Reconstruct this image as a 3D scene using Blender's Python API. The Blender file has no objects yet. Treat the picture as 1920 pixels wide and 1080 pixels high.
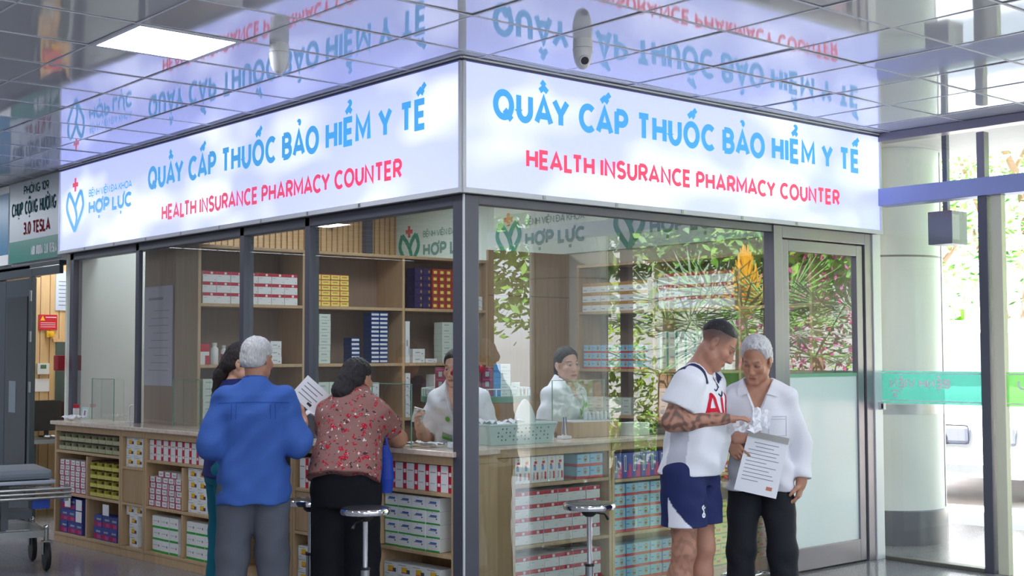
import bpy, bmesh, math, random, unicodedata
import numpy as np
from mathutils import Vector, Matrix
from mathutils.bvhtree import BVHTree
random.seed(7); np.random.seed(7)
SC = bpy.context.scene
COL = SC.collection
PI = math.pi
R = math.radians

# ------------------------------------------------------------------ camera
cam_data = bpy.data.cameras.new('camera'); cam = bpy.data.objects.new('camera', cam_data); COL.objects.link(cam)
cam_data.sensor_width = 36.0; cam_data.lens = 45.56; cam_data.clip_end = 300
CAM = Vector((-4.460, -5.614, 1.55))
_yaw, _pit, _rol = R(49.337), R(2.892), R(-0.161)
_F = Vector((math.cos(_pit)*math.cos(_yaw), math.cos(_pit)*math.sin(_yaw), math.sin(_pit)))
_r = _F.cross(Vector((0, 0, 1))).normalized(); _u = _r.cross(_F)
_R = math.cos(_rol)*_r + math.sin(_rol)*_u; _U = -math.sin(_rol)*_r + math.cos(_rol)*_u
cam.matrix_world = Matrix(((_R.x, _U.x, -_F.x, CAM.x), (_R.y, _U.y, -_F.y, CAM.y), (_R.z, _U.z, -_F.z, CAM.z), (0, 0, 0, 1)))
SC.camera = cam

# ------------------------------------------------------------------ world, sun, exposure
w = bpy.data.worlds.new('sky'); SC.world = w; w.use_nodes = True
nt = w.node_tree; nt.nodes.clear()
sky = nt.nodes.new('ShaderNodeTexSky'); sky.sky_type = 'HOSEK_WILKIE'; sky.turbidity = 4.0
sky.sun_direction = Vector((-0.40, 0.30, 0.87)).normalized(); sky.ground_albedo = 0.5
hs = nt.nodes.new('ShaderNodeHueSaturation'); hs.inputs['Saturation'].default_value = 0.45
bg = nt.nodes.new('ShaderNodeBackground'); bg.inputs['Strength'].default_value = 18.0
wo = nt.nodes.new('ShaderNodeOutputWorld')
nt.links.new(sky.outputs[0], hs.inputs['Color']); nt.links.new(hs.outputs[0], bg.inputs['Color']); nt.links.new(bg.outputs[0], wo.inputs['Surface'])
sun_d = bpy.data.lights.new('sun', 'SUN'); sun_d.energy = 75.0; sun_d.angle = R(1.0); sun_d.color = (1.0, 0.95, 0.86)
sun = bpy.data.objects.new('sun', sun_d); COL.objects.link(sun); sun.location = (-6, -8, 20)
sun.rotation_euler = Vector((0.40, -0.30, -0.87)).to_track_quat('-Z', 'Y').to_euler()
SC.view_settings.view_transform = 'Standard'; SC.view_settings.look = 'None'
SC.view_settings.exposure = 0.0; SC.view_settings.gamma = 1.0; SC.view_settings.use_curve_mapping = False
cy = SC.cycles
cy.use_denoising = True; cy.max_bounces = 8; cy.diffuse_bounces = 4; cy.glossy_bounces = 4
cy.transparent_max_bounces = 16; cy.sample_clamp_indirect = 4.0; cy.caustics_reflective = False; cy.caustics_refractive = False

# ------------------------------------------------------------------ helpers
def lin(c):
    return tuple(((v/255)/12.92 if v/255 <= 0.04045 else ((v/255+0.055)/1.055)**2.4) for v in c)
MATS = {}
def mat(name, col=(200, 200, 200), rough=0.5, metal=0.0, emit=None, es=0.0, coat=0.0, spec=0.5, var=0.0, scale=8.0, stretch=(1, 1, 1), bump=0.0, bscale=60.0):
    if name in MATS: return MATS[name]
    m = bpy.data.materials.new(name); m.use_nodes = True; nt = m.node_tree
    b = nt.nodes['Principled BSDF']
    c = lin(col)
    b.inputs['Base Color'].default_value = (*c, 1); b.inputs['Roughness'].default_value = rough; b.inputs['Metallic'].default_value = metal
    b.inputs['Specular IOR Level'].default_value = spec; b.inputs['Coat Weight'].default_value = coat
    if emit: b.inputs['Emission Color'].default_value = (*lin(emit), 1); b.inputs['Emission Strength'].default_value = es
    if var or bump:
        tc = nt.nodes.new('ShaderNodeTexCoord'); mp = nt.nodes.new('ShaderNodeMapping'); mp.inputs['Scale'].default_value = stretch
        nz = nt.nodes.new('ShaderNodeTexNoise'); nz.inputs['Scale'].default_value = scale; nz.inputs['Detail'].default_value = 4
        nt.links.new(tc.outputs['Object'], mp.inputs['Vector']); nt.links.new(mp.outputs[0], nz.inputs['Vector'])
        if var:
            rp = nt.nodes.new('ShaderNodeValToRGB'); e = rp.color_ramp.elements
            e[0].position = 0.3; e[1].position = 0.7
            e[0].color = (*[v*(1-var) for v in c], 1); e[1].color = (*[min(1, v*(1+var)) for v in c], 1)
            nt.links.new(nz.outputs['Fac'], rp.inputs['Fac']); nt.links.new(rp.outputs[0], b.inputs['Base Color'])
        if bump:
            n2 = nt.nodes.new('ShaderNodeTexNoise'); n2.inputs['Scale'].default_value = bscale; n2.inputs['Detail'].default_value = 3
            nt.links.new(mp.outputs[0], n2.inputs['Vector'])
            bp = nt.nodes.new('ShaderNodeBump'); bp.inputs['Strength'].default_value = bump; bp.inputs['Distance'].default_value = 0.01
            nt.links.new(n2.outputs['Fac'], bp.inputs['Height']); nt.links.new(bp.outputs[0], b.inputs['Normal'])
    MATS[name] = m; return m

def vmat(name, rough=0.6, bump=0.0, bscale=80.0, spec=0.4):
    """material whose colour comes from the mesh's own colour attribute (dyed panels, skin tone, tattoo)"""
    if name in MATS: return MATS[name]
    m = mat(name, rough=rough, spec=spec, bump=bump, bscale=bscale)
    a = m.node_tree.nodes.new('ShaderNodeVertexColor'); a.layer_name = 'Col'
    m.node_tree.links.new(a.outputs['Color'], m.node_tree.nodes['Principled BSDF'].inputs['Base Color'])
    return m

def glass_mat(name, tint=(0.93, 0.97, 0.95), gain=1.8, base=0.0, rough=0.0):
    """thin sheet glass: Fresnel mix of see-through and mirror"""
    if name in MATS: return MATS[name]
    m = bpy.data.materials.new(name); m.use_nodes = True; nt = m.node_tree; nt.nodes.clear()
    o = nt.nodes.new('ShaderNodeOutputMaterial'); mx = nt.nodes.new('ShaderNodeMixShader')
    t = nt.nodes.new('ShaderNodeBsdfTransparent'); t.inputs[0].default_value = (*tint, 1)
    g = nt.nodes.new('ShaderNodeBsdfGlossy'); g.inputs['Roughness'].default_value = rough
    ge = nt.nodes.new('ShaderNodeNewGeometry'); dt = nt.nodes.new('ShaderNodeVectorMath'); dt.operation = 'DOT_PRODUCT'
    nt.links.new(ge.outputs['Incoming'], dt.inputs[0]); nt.links.new(ge.outputs['Normal'], dt.inputs[1])
    def mth(op, a, b=None, c=None, clamp=False):
        n = nt.nodes.new('ShaderNodeMath'); n.operation = op; n.use_clamp = clamp
        for i, x in enumerate((a, b, c)):
            if x is None: continue
            if isinstance(x, (int, float)): n.inputs[i].default_value = x
            else: nt.links.new(x, n.inputs[i])
        return n.outputs[0]
    c = mth('ABSOLUTE', dt.outputs['Value']); p5 = mth('POWER', mth('SUBTRACT', 1.0, c), 5.0)
    fr = mth('MULTIPLY_ADD', p5, 0.96, 0.04)                       # Schlick, the same from either side of the sheet
    fac = mth('MULTIPLY_ADD', fr, gain, base, True); nt.links.new(fac, mx.inputs[0])
    nt.links.new(t.outputs[0], mx.inputs[1]); nt.links.new(g.outputs[0], mx.inputs[2]); nt.links.new(mx.outputs[0], o.inputs[0])
    MATS[name] = m; return m

class MB:
    """collects polygons with materials, builds ONE mesh object"""
    def __init__(s): s.v = []; s.f = []; s.m = []; s.mats = []; s.sm = []
    def mi(s, m):
        if m not in s.mats: s.mats.append(m)
        return s.mats.index(m)
    def poly(s, pts, m, smooth=False):
        n = len(s.v); s.v += [tuple(p) for p in pts]; s.f.append(tuple(range(n, n+len(pts)))); s.m.append(s.mi(m)); s.sm.append(smooth)
    def mesh(s, verts, faces, m, smooth=False):
        n = len(s.v); s.v += [tuple(p) for p in verts]; k = s.mi(m)
        for f in faces: s.f.append(tuple(i+n for i in f)); s.m.append(k); s.sm.append(smooth)
    def box(s, lo, hi, m, bev=0.0, T=None):
        if bev <= 0:
            x0, y0, z0 = lo; x1, y1, z1 = hi
            vs = [(x0,y0,z0),(x1,y0,z0),(x1,y1,z0),(x0,y1,z0),(x0,y0,z1),(x1,y0,z1),(x1,y1,z1),(x0,y1,z1)]
            fs = [(0,3,2,1),(4,5,6,7),(0,1,5,4),(1,2,6,5),(2,3,7,6),(3,0,4,7)]
        else:
            bm = bmesh.new(); bmesh.ops.create_cube(bm, size=1)
            for v in bm.verts: v.co = Vector([lo[i]+(hi[i]-lo[i])*(v.co[i]+.5) for i in range(3)])
            bmesh.ops.bevel(bm, geom=bm.edges[:], offset=bev, segments=2, profile=0.6, affect='EDGES')
            bm.verts.index_update(); vs = [tuple(v.co) for v in bm.verts]; fs = [tuple(v.index for v in f.verts) for f in bm.faces]; bm.free()
        if T is not None: vs = [tuple(T @ Vector(v)) for v in vs]
        s.mesh(vs, fs, m, False)
    def tube(s, pts, r, m, n=10, caps=True):
        pts = [Vector(p) for p in pts]; rs = r if isinstance(r, (list, tuple)) else [r]*len(pts)
        vs = []; fs = []; prev = None
        for i, p in enumerate(pts):
            d = (pts[min(i+1, len(pts)-1)] - pts[max(i-1, 0)]).normalized()
            if prev is None:
                a = d.orthogonal().normalized()
            else:
                a = (prev - d*prev.dot(d)); a = a.normalized() if a.length > 1e-6 else d.orthogonal().normalized()
            prev = a; b = d.cross(a)
            for k in range(n):
                t = 2*PI*k/n; vs.append(p + rs[i]*(math.cos(t)*a + math.sin(t)*b))
        for i in range(len(pts)-1):
            for k in range(n):
                fs.append((i*n+k, i*n+(k+1) % n, (i+1)*n+(k+1) % n, (i+1)*n+k))
        if caps: fs.append(tuple(range(n))[::-1]); fs.append(tuple(range((len(pts)-1)*n, len(pts)*n)))
        s.mesh(vs, fs, m, True)
    def lathe(s, prof, m, c=(0, 0, 0), n=24, T=None):
        vs = []; fs = []
        for (r, z) in prof:
            for k in range(n):
                t = 2*PI*k/n; vs.append(Vector((c[0]+r*math.cos(t), c[1]+r*math.sin(t), c[2]+z)))
        for i in range(len(prof)-1):
            for k in range(n): fs.append((i*n+k, i*n+(k+1) % n, (i+1)*n+(k+1) % n, (i+1)*n+k))
        fs.append(tuple(range(n))[::-1]); fs.append(tuple(range((len(prof)-1)*n, len(prof)*n)))
        if T is not None: vs = [T @ v for v in vs]
        s.mesh(vs, fs, m, True)
    def sphere(s, c, r, m, n=14, sc=(1, 1, 1)):
        prof = [(max(1e-4, r*math.sin(PI*i/n)), -r*math.cos(PI*i/n)) for i in range(n+1)]
        T = Matrix.Translation(c) @ Matrix.Diagonal((*sc, 1)); s.lathe(prof, m, n=n+4, T=T)
    def build(s, name, parent=None, loc=None, rot=None):
        me = bpy.data.meshes.new(name); me.from_pydata(s.v, [], s.f)
        for m in s.mats: me.materials.append(m)
        me.polygons.foreach_set('material_index', s.m); me.polygons.foreach_set('use_smooth', s.sm); me.update()
        if any(s.sm):
            try: me.set_sharp_from_angle(angle=R(42))
            except Exception: pass
        o = bpy.data.objects.new(name, me); COL.objects.link(o)
        if parent is not None: o.parent = parent
        if loc is not None: o.location = loc
        if rot is not None: o.rotation_euler = rot
        return o

def tag(o, label, cat, group=None, kind=None):
    n = len(label.split())
    if n > 16 or n < 4: print('LABEL LENGTH', n, label)
    o['label'] = label; o['category'] = cat
    if group: o['group'] = group
    if kind: o['kind'] = kind
    return o
def empty(name, loc=(0, 0, 0), rz=0.0):
    o = bpy.data.objects.new(name, None); COL.objects.link(o); o.location = loc; o.rotation_euler = (0, 0, rz); o.empty_display_size = 0.1
    return o
def struct(o, label=None):
    o['kind'] = 'structure'
    if label: o['label'] = label
    return o
def kids(o): return [c for c in bpy.data.objects if c.parent == o]
def copy_tree(o, parent=None):
    c = o.copy(); COL.objects.link(c)
    if parent is not None: c.parent = parent
    for ch in list(o.children): copy_tree(ch, c)
    return c
ORD = ['zeroth', 'first', 'second', 'third', 'fourth', 'fifth', 'sixth', 'seventh', 'eighth', 'ninth', 'tenth', 'eleventh', 'twelfth']

# ------------------------------------------------------------------ stroke lettering
def _E(cx, cy, rx, ry, a0, a1, n=16):
    return [(cx+rx*math.cos(R(a0+(a1-a0)*i/n)), cy+ry*math.sin(R(a0+(a1-a0)*i/n))) for i in range(n+1)]
_bow = lambda x, y0, y1, w: [(0, y1), (x, y1)] + _E(x, (y0+y1)/2, w-x, (y1-y0)/2, 90, -90, 10)[1:] + [(0, y0)]
GLY = {
 'A': (.86, [[(0, 0), (.5, 1), (1, 0)], [(.17, .28), (.83, .28)]]), 'B': (.66, [_bow(.5, .52, 1, .93), [(0, 1), (0, 0)], _bow(.5, 0, .52, 1)]),
 'C': (.76, [_E(.6, .5, .6, .5, 48, 312, 24)]), 'D': (.76, [[(0, 0), (0, 1)], _bow(.42, 0, 1, 1)]),
 'E': (.58, [[(1, 1), (0, 1), (0, 0), (1, 0)], [(0, .5), (.9, .5)]]), 'F': (.56, [[(1, 1), (0, 1), (0, 0)], [(0, .5), (.85, .5)]]),
 'G': (.9, [_E(.5, .5, .5, .5, 48, 350, 24) + [(.55, .42)]]), 'H': (.72, [[(0, 0), (0, 1)], [(1, 0), (1, 1)], [(0, .5), (1, .5)]]),
 'I': (0.0, [[(0, 0), (0, 1)]]), 'K': (.7, [[(0, 0), (0, 1)], [(1, 1), (.05, .42)], [(.3, .58), (1, 0)]]), 'L': (.54, [[(0, 1), (0, 0), (1, 0)]]),
 'M': (.95, [[(0, 0), (0, 1), (.5, .25), (1, 1), (1, 0)]]), 'N': (.74, [[(0, 0), (0, 1), (1, 0), (1, 1)]]), 'O': (.92, [_E(.5, .5, .5, .5, 0, 360, 32)]),
 'P': (.64, [[(0, 0), (0, 1)], _bow(.5, .45, 1, 1)]), 'Q': (.92, [_E(.5, .5, .5, .5, 0, 360, 32), [(.55, .3), (1, -.08)]]),
 'R': (.66, [[(0, 0), (0, 1)], _bow(.5, .46, 1, 1), [(.5, .46), (1, 0)]]), 'S': (.64, [_E(.5, .75, .46, .25, 25, 270, 16) + _E(.5, .25, .5, .25, 90, -155, 16)[1:]]),
 'T': (.66, [[(0, 1), (1, 1)], [(.5, 1), (.5, 0)]]), 'U': (.7, [[(0, 1), (0, .4)] + _E(.5, .4, .5, .4, 180, 360, 16) + [(1, 1)]]), 'V': (.8, [[(0, 1), (.5, 0), (1, 1)]]),
 'X': (.75, [[(0, 0), (1, 1)], [(0, 1), (1, 0)]]), 'Y': (.8, [[(0, 1), (.5, .45), (1, 1)], [(.5, .45), (.5, 0)]]), 'Z': (.68, [[(0, 1), (1, 1), (0, 0), (1, 0)]]),
 '0': (.62, [_E(.5, .5, .5, .5, 0, 360, 28)]), '1': (.26, [[(0, .78), (1, 1), (1, 0)]]), '9': (.62, [_E(.5, .7, .5, .3, 0, 360, 24), [(1, .7), (.6, 0)]]),
 '3': (.6, [_E(.45, .76, .47, .24, 150, -90, 14) + _E(.45, .26, .55, .26, 90, -150, 14)[1:]]), '.': (0.0, [[(0, -.09), (0, .09)]]), '-': (.4, [[(0, .5), (1, .5)]]),
}
KERN = {('L', 'T'): .2, ('A', 'Y'): .2, ('A', 'C'): .06, ('C', 'Y'): .1, ('P', 'H'): 0, ('A', 'L'): .0, ('T', 'A'): .15, ('R', 'A'): .05, ('L', 'U'): .04, ('C', 'A'): .08, ('A', 'P'): .04, ('B', 'A'): .05, ('A', 'O'): .08, ('U', 'A'): .05, ('T', 'E'): 0, ('E', 'A'): .06, ('Y', 'C'): .05, ('M', 'A'): .05, ('L', 'A'): .0}
def ribbon(pts, hw, miter=1.7):
    """2-D stroke -> quads"""
    P = [Vector((p[0], p[1])) for p in pts]; Q = []
    closed = (P[0]-P[-1]).length < 1e-5 and len(P) > 3
    if closed: P = P[:-1]
    n = len(P); L = []; Rr = []
    for i in range(n):
        a = P[(i-1) % n] if (closed or i > 0) else None; b = P[(i+1) % n] if (closed or i < n-1) else None
        d1 = (P[i]-a).normalized() if a is not None else None; d2 = (b-P[i]).normalized() if b is not None else None
        if d1 is None: d1 = d2
        if d2 is None: d2 = d1
        n1 = Vector((-d1.y, d1.x)); n2 = Vector((-d2.y, d2.x)); m = n1+n2
        if m.length < 1e-6: m = n1
        m.normalize(); k = min(miter, 1/max(1e-3, m.dot(n1)))
        L.append(P[i]+m*hw*k); Rr.append(P[i]-m*hw*k)
    for i in range(n if closed else n-1):
        j = (i+1) % n; Q.append((L[i], Rr[i], Rr[j], L[j]))
    return Q
def text_quads(s, H, wt, width=None, xs=1.0, track=None, words=False):
    """text baseline at 0, cap height H, stroke weight wt -> (quads, width)"""
    if width:   # choose the letter width that fills the given length
        w0 = text_quads(s, H, wt, None, .5)[1]; w1 = text_quads(s, H, wt, None, 1.5)[1]; xs = .5+(width-w0)/(w1-w0); width = None if not words else width
    h = wt/2; track = wt*0.36 if track is None else track; out = []; x = 0.0; brk = []; last = ''
    for ch in s:
        if ch == ' ': x += H*0.34; brk.append(len(out)); last = ''; continue
        dj = ch in 'Đ'; marks = []; base = 'D' if dj else ''
        if not dj:
            for c in unicodedata.normalize('NFD', ch):
                if unicodedata.combining(c): marks.append(ord(c))
                else: base = c
        x -= KERN.get((last, base), 0)*H*xs if base else 0; last = base
        gw, strokes = GLY[base]; W = gw*H*xs + wt; iw = gw*H*xs; ih = H-wt
        for st in strokes: out += ribbon([(x+h+p[0]*iw, h+p[1]*ih) for p in st], h)
        cx = x+W/2; t = h*0.86
        if dj: out += ribbon([(x-h*.8, H/2), (x+h+iw*.5, H/2)], t)
        y0 = H+t*1.5
        if 0x302 in marks:
            out += ribbon([(cx-H*.17, y0), (cx, y0+H*.13), (cx+H*.17, y0)], t); 
        if 0x309 in marks:
            yb = y0+(H*.2 if 0x302 in marks else 0); out += ribbon(_shift(_E(0, H*.1, H*.07, H*.06, 170, -60, 8)+[(0, H*.0)], cx+(H*.06 if 0x302 in marks else 0), yb), t*.8)
        for mk, sg in ((0x301, 1), (0x300, -1)):
            if mk in marks:
                if 0x302 in marks: out += ribbon([(cx+H*.1*1, y0+H*(.16 if sg > 0 else .3)), (cx+H*.26, y0+H*(.3 if sg > 0 else .16))] if sg > 0 else [(cx-H*.1, y0+H*.32), (cx+H*.06, y0+H*.19)], t)
                else: out += ribbon([(cx-sg*H*.08, y0), (cx+sg*H*.1, y0+H*.16)], t)
        if 0x323 in marks: out += ribbon([(cx-t, -t*2.4), (cx+t, -t*2.4)], t)
        if 0x31b in marks:
            rx = x+W-h*(1 if base == 'U' else 1.6); out += ribbon([(rx, H*.86), (rx+H*.14, H*.93), (rx+H*.16, H*1.1)], t*.8)
        x += W+track
    x -= track
    if width and not words:
        k = width/x; out = [tuple(Vector((p.x*k, p.y)) for p in q) for q in out]; x = width
    if words: return [out[a:b] for a, b in zip([0]+brk, brk+[len(out)])]
    return out, x
def text_words(*a): return text_quads(*a, words=True)
def _shift(pts, dx, dy): return [(p[0]+dx, p[1]+dy) for p in pts]
def place(mb, quads, o, right, up, nrm, m, off=0.003):
    o = Vector(o); right = Vector(right); up = Vector(up); nrm = Vector(nrm)
    flip = right.cross(up).dot(nrm) < 0
    lay = 0; prev = None
    for q in quads:
        if prev is None or (Vector(q[0])-prev).length > 1e-6: lay = (lay+1) % 6   # strokes that cross lie a hair apart
        prev = Vector(q[3]); pts = [o+right*p.x+up*p.y+nrm*(off+.00015*lay) for p in q]
        area = sum(q[i].x*q[(i+1) % 4].y-q[(i+1) % 4].x*q[i].y for i in range(4))
        mb.poly(pts[::-1] if ((area < 0) != flip) else pts, m)
def catmull(pts, n=6):
    out = []; P = [Vector(p) for p in pts]
    for i in range(len(P)-1):
        a = P[max(i-1, 0)]; b = P[i]; c = P[i+1]; d = P[min(i+2, len(P)-1)]
        for k in range(n):
            t = k/n; out.append(0.5*((2*b)+(c-a)*t+(2*a-5*b+4*c-d)*t*t+(3*b-3*c+d-a)*t**3))
    out.append(P[-1]); return out
def logo_quads(w, h, wt):
    """two-leaf emblem, bottom tip at 0,0, width w, height h"""
    S = [[(0, -1), (-.62, -.35), (-.97, .25), (-.72, .93)], [(-.72, .93), (-.3, .55), (.05, .1), (.22, -.4), (.02, -.95)], [(.72, .93), (.97, .25), (.62, -.35), (0, -1)], [(.72, .93), (.35, .62), (.02, .12)]]
    out = []
    for s in S: out += ribbon([(p.x*w/2, (p.y+1)/1.93*h) for p in catmull([(*q,) for q in s], 8)], wt/2)
    return out
def cross_quads(cx, cy, s, t):
    return ribbon([(cx-s/2, cy), (cx+s/2, cy)], t/2)+ribbon([(cx, cy-s/2), (cx, cy+s/2)], t/2)
# ------------------------------------------------------------------ materials of the place
def wood_mat(name, c1, c2, rough=0.45, horiz=False):
    m = mat(name, c1, rough, coat=0.05); nt = m.node_tree; b = nt.nodes['Principled BSDF']
    tc = nt.nodes.new('ShaderNodeTexCoord'); mp = nt.nodes.new('ShaderNodeMapping'); mp.inputs['Scale'].default_value = (14, 14, 0.9) if not horiz else (1.2, 1.2, 18)
    nz = nt.nodes.new('ShaderNodeTexNoise'); nz.inputs['Scale'].default_value = 2.2; nz.inputs['Detail'].default_value = 6; nz.inputs['Distortion'].default_value = 0.6
    rp = nt.nodes.new('ShaderNodeValToRGB'); e = rp.color_ramp.elements; e[0].position = .3; e[1].position = .75
    e[0].color = (*lin(c2), 1); e[1].color = (*lin(c1), 1)
    nt.links.new(tc.outputs['Object'], mp.inputs['Vector']); nt.links.new(mp.outputs[0], nz.inputs['Vector']); nt.links.new(nz.outputs['Fac'], rp.inputs['Fac']); nt.links.new(rp.outputs[0], b.inputs['Base Color'])
    return m
WOOD = wood_mat('beech_laminate', (205, 176, 138), (188, 157, 118))
WOODD = wood_mat('beech_panel', (190, 160, 122), (174, 143, 106))
SLAT = wood_mat('wall_slat_wood', (222, 190, 142), (205, 170, 122))
BACKP = wood_mat('shelf_back_panel', (150, 128, 112), (138, 116, 100))
STONE = mat('countertop_stone', (230, 212, 194), 0.18, var=0.12, scale=30, coat=0.3)
ALU = mat('charcoal_aluminium', (88, 90, 102), 0.42, metal=0.2)
ALUL = mat('grey_aluminium', (132, 128, 138), 0.35, metal=0.3)
ALUW = mat('white_aluminium', (225, 228, 232), 0.35, metal=0.1)
CHROME = mat('chrome', (225, 226, 230), 0.08, metal=1.0)
STEEL = mat('brushed_steel', (165, 168, 172), 0.28, metal=0.9)
BLACK = mat('black_rubber', (22, 22, 25), 0.5)
WHITE = mat('white_paint', (235, 236, 236), 0.5)
PAPER = mat('paper', (240, 241, 245), 0.7)
PLWHITE = mat('white_plastic', (228, 230, 230), 0.35, coat=0.2)
GLASS = glass_mat('facade_glass', (0.93, 0.965, 0.945), 3.6, 0.0)
GLASSC = glass_mat('clear_glass', (0.97, 0.985, 0.98), 1.0, 0.0)
GEDGE = mat('glass_edge', (110, 160, 140), 0.2, coat=.5)

def floor_mat():
    m = mat('polished_granite', (150, 148, 150), 0.16, spec=0.5); nt = m.node_tree; b = nt.nodes['Principled BSDF']
    tc = nt.nodes.new('ShaderNodeTexCoord'); nz = nt.nodes.new('ShaderNodeTexNoise'); nz.inputs['Scale'].default_value = 90; nz.inputs['Detail'].default_value = 5
    n2 = nt.nodes.new('ShaderNodeTexNoise'); n2.inputs['Scale'].default_value = 1.3
    br = nt.nodes.new('ShaderNodeTexBrick'); br.offset = 0; br.inputs['Scale'].default_value = 1.25; br.inputs['Mortar Size'].default_value = 0.003; br.inputs['Brick Width'].default_value = 1; br.inputs['Row Height'].default_value = 1
    br.inputs['Color1'].default_value = (1, 1, 1, 1); br.inputs['Color2'].default_value = (.94, .94, .95, 1); br.inputs['Mortar'].default_value = (.55, .55, .55, 1)
    rp = nt.nodes.new('ShaderNodeValToRGB'); e = rp.color_ramp.elements; e[0].position = .35; e[1].position = .7; e[0].color = (*lin((128, 126, 128)), 1); e[1].color = (*lin((166, 164, 166)), 1)
    mx = nt.nodes.new('ShaderNodeMixRGB'); mx.blend_type = 'MULTIPLY'; mx.inputs[0].default_value = 1
    nt.links.new(tc.outputs['Object'], nz.inputs['Vector']); nt.links.new(tc.outputs['Object'], br.inputs['Vector']); nt.links.new(nz.outputs['Fac'], rp.inputs['Fac'])
    nt.links.new(rp.outputs[0], mx.inputs[1]); nt.links.new(br.outputs[0], mx.inputs[2]); nt.links.new(mx.outputs[0], b.inputs['Base Color'])
    return m
FLOOR = floor_mat()
def ceil_mat():
    m = bpy.data.materials.new('glossy_ceiling_panel'); m.use_nodes = True; nt = m.node_tree; nt.nodes.clear()
    o = nt.nodes.new('ShaderNodeOutputMaterial'); mx = nt.nodes.new('ShaderNodeMixShader'); d = nt.nodes.new('ShaderNodeBsdfDiffuse'); g = nt.nodes.new('ShaderNodeBsdfGlossy')
    d.inputs[0].default_value = (.78, .80, .84, 1); g.inputs[0].default_value = (.95, .97, 1, 1); g.inputs['Roughness'].default_value = 0.045
    lw = nt.nodes.new('ShaderNodeFresnel'); lw.inputs[0].default_value = 1.6
    ml = nt.nodes.new('ShaderNodeMath'); ml.operation = 'MULTIPLY_ADD'; ml.use_clamp = True; ml.inputs[1].default_value = 1.0; ml.inputs[2].default_value = 0.12
    nt.links.new(lw.outputs[0], ml.inputs[0]); nt.links.new(ml.outputs[0], mx.inputs[0]); nt.links.new(d.outputs[0], mx.inputs[1]); nt.links.new(g.outputs[0], mx.inputs[2]); nt.links.new(mx.outputs[0], o.inputs[0])
    return m
CEIL = ceil_mat()
DARKGAP = mat('ceiling_seam', (205, 210, 226), 0.6)
RUNNER = mat('ceiling_runner', (225, 228, 236), 0.4)

ZC = 3.216; ZB = 2.445; FL = 5.795; FR = 4.066; DOOR_Y = 0.05
# ------------------------------------------------------------------ floor, ceiling, hall walls
mb = MB(); mb.box((-9.2, -9.2, -0.12), (4.16, 13.2, 0.0), FLOOR); struct(mb.build('floor'), 'polished grey granite floor of the hall and pharmacy')
LIGHT_TILES = [(-1.69, 0.5), (-4.69, -1.9), (-4.69, -5.5), (-7.09, 0.5), (-4.69, 4.1), (-7.09, -3.7), (-1.69, -3.1), (-1.69, -6.1), (-4.69, 8.3), (1.31, -4.3),
               (1.31, 1.7), (1.31, 4.7), (2.51, 4.7), (0.71, 1.1), (0.11, 6.5), (0.11, 4.7), (-2.29, 6.5), (-1.69, 9.5), (-1.69, 7.7), (-1.09, 8.9), (1.91, -3.1)]  # all but the first are unseen panels added to brighten hall and pharmacy
LT = {(round(a, 2), round(b, 2)) for a, b in LIGHT_TILES}
mb = MB()
nx0, nx1 = -13, 10
for i in range(nx0, nx1):
    for j in range(-17, 22):
        x0 = -1.69+.6*i; y0 = .5+.6*j
        if x0 < -9.3 or x0 > 4.1 or y0 < -9.3 or y0 > 13: continue
        if (round(x0, 2), round(y0, 2)) in LT: continue
        x1 = min(x0+.6, 4.16); g = .006
        a, b_ = [random.gauss(0, .0009) for _ in range(2)]; tw = random.gauss(0, .0003)
        q = lambda sx, sy: ZC+a*sx+b_*sy+tw*sx*sy
        mb.poly([(x0+g, y0+g, q(-1, -1)), (x0+g, y0+.6-g, q(-1, 1)), (x1-g, y0+.6-g, q(1, 1)), (x1-g, y0+g, q(1, -1))], CEIL)
for i in range(nx0, nx1+1):
    x = -1.69+.6*i
    if -9.2 < x < 4.1: mb.box((x-.0065, -9.2, ZC-.004), (x+.0065, 13.2, ZC-.0008), RUNNER)
for j in range(-17, 23):
    y = .5+.6*j
    if -9.2 < y < 13.2: mb.box((-9.2, y-.0065, ZC-.0042), (4.1, y+.0065, ZC-.0009), RUNNER)
mb.box((-9.3, -9.3, ZC+.0045), (4.16, 13.2, ZC+.25), DARKGAP)
struct(mb.build('ceiling'), 'glossy white metal panel ceiling in square tiles')
LEDM = mat('led_diffuser', (255, 255, 255), 0.5, emit=(238, 244, 255), es=30.0)
def ceiling_light(x0, y0, label):
    r = empty('ceiling_light', (x0+.3, y0+.3, ZC))
    tag(r, label, 'ceiling light', 'square flat ceiling lights')
    m = MB(); m.box((-.297, -.297, -.006), (.297, -.27, .008), ALUW); m.box((-.297, .27, -.006), (.297, .297, .008), ALUW); m.box((-.297, -.27, -.006), (-.27, .27, .008), ALUW); m.box((.27, -.27, -.006), (.297, .27, .008), ALUW)
    m.build('frame', r)
    m = MB(); m.poly([(-.27, -.27, -.001), (-.27, .27, -.001), (.27, .27, -.001), (.27, -.27, -.001)], LEDM); m.build('diffuser', r)
    return r
for k, (x0, y0) in enumerate(LIGHT_TILES):
    ceiling_light(x0, y0, 'lit square white ceiling light panel in front of the long sign' if k == 0 else 'square white ceiling light panel out of the picture over hall or pharmacy')
HALLW = mat('hall_wall_paint', (205, 205, 204), 0.6, var=.03, scale=2)
for nm, lo, hi in (('wall_left', (-9.3, -9.2, 0), (-9.2, 13.2, ZC)), ('wall_front', (-9.2, -9.3, 2.9), (4.16, -9.2, ZC)), ('wall_front_base', (-9.2, -9.3, 0), (4.16, -9.2, 1.3)), ('wall_back', (-9.2, 13.2, 0), (0.0, 13.3, ZC)), ('wall_entrance', (4.07, -9.2, 0), (4.2, -4.7, ZC))):  # unseen front wall, opened between its strips to let daylight in
    mb = MB(); mb.box(lo, hi, HALLW); struct(mb.build(nm), 'plain pale wall of the hall')

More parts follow.
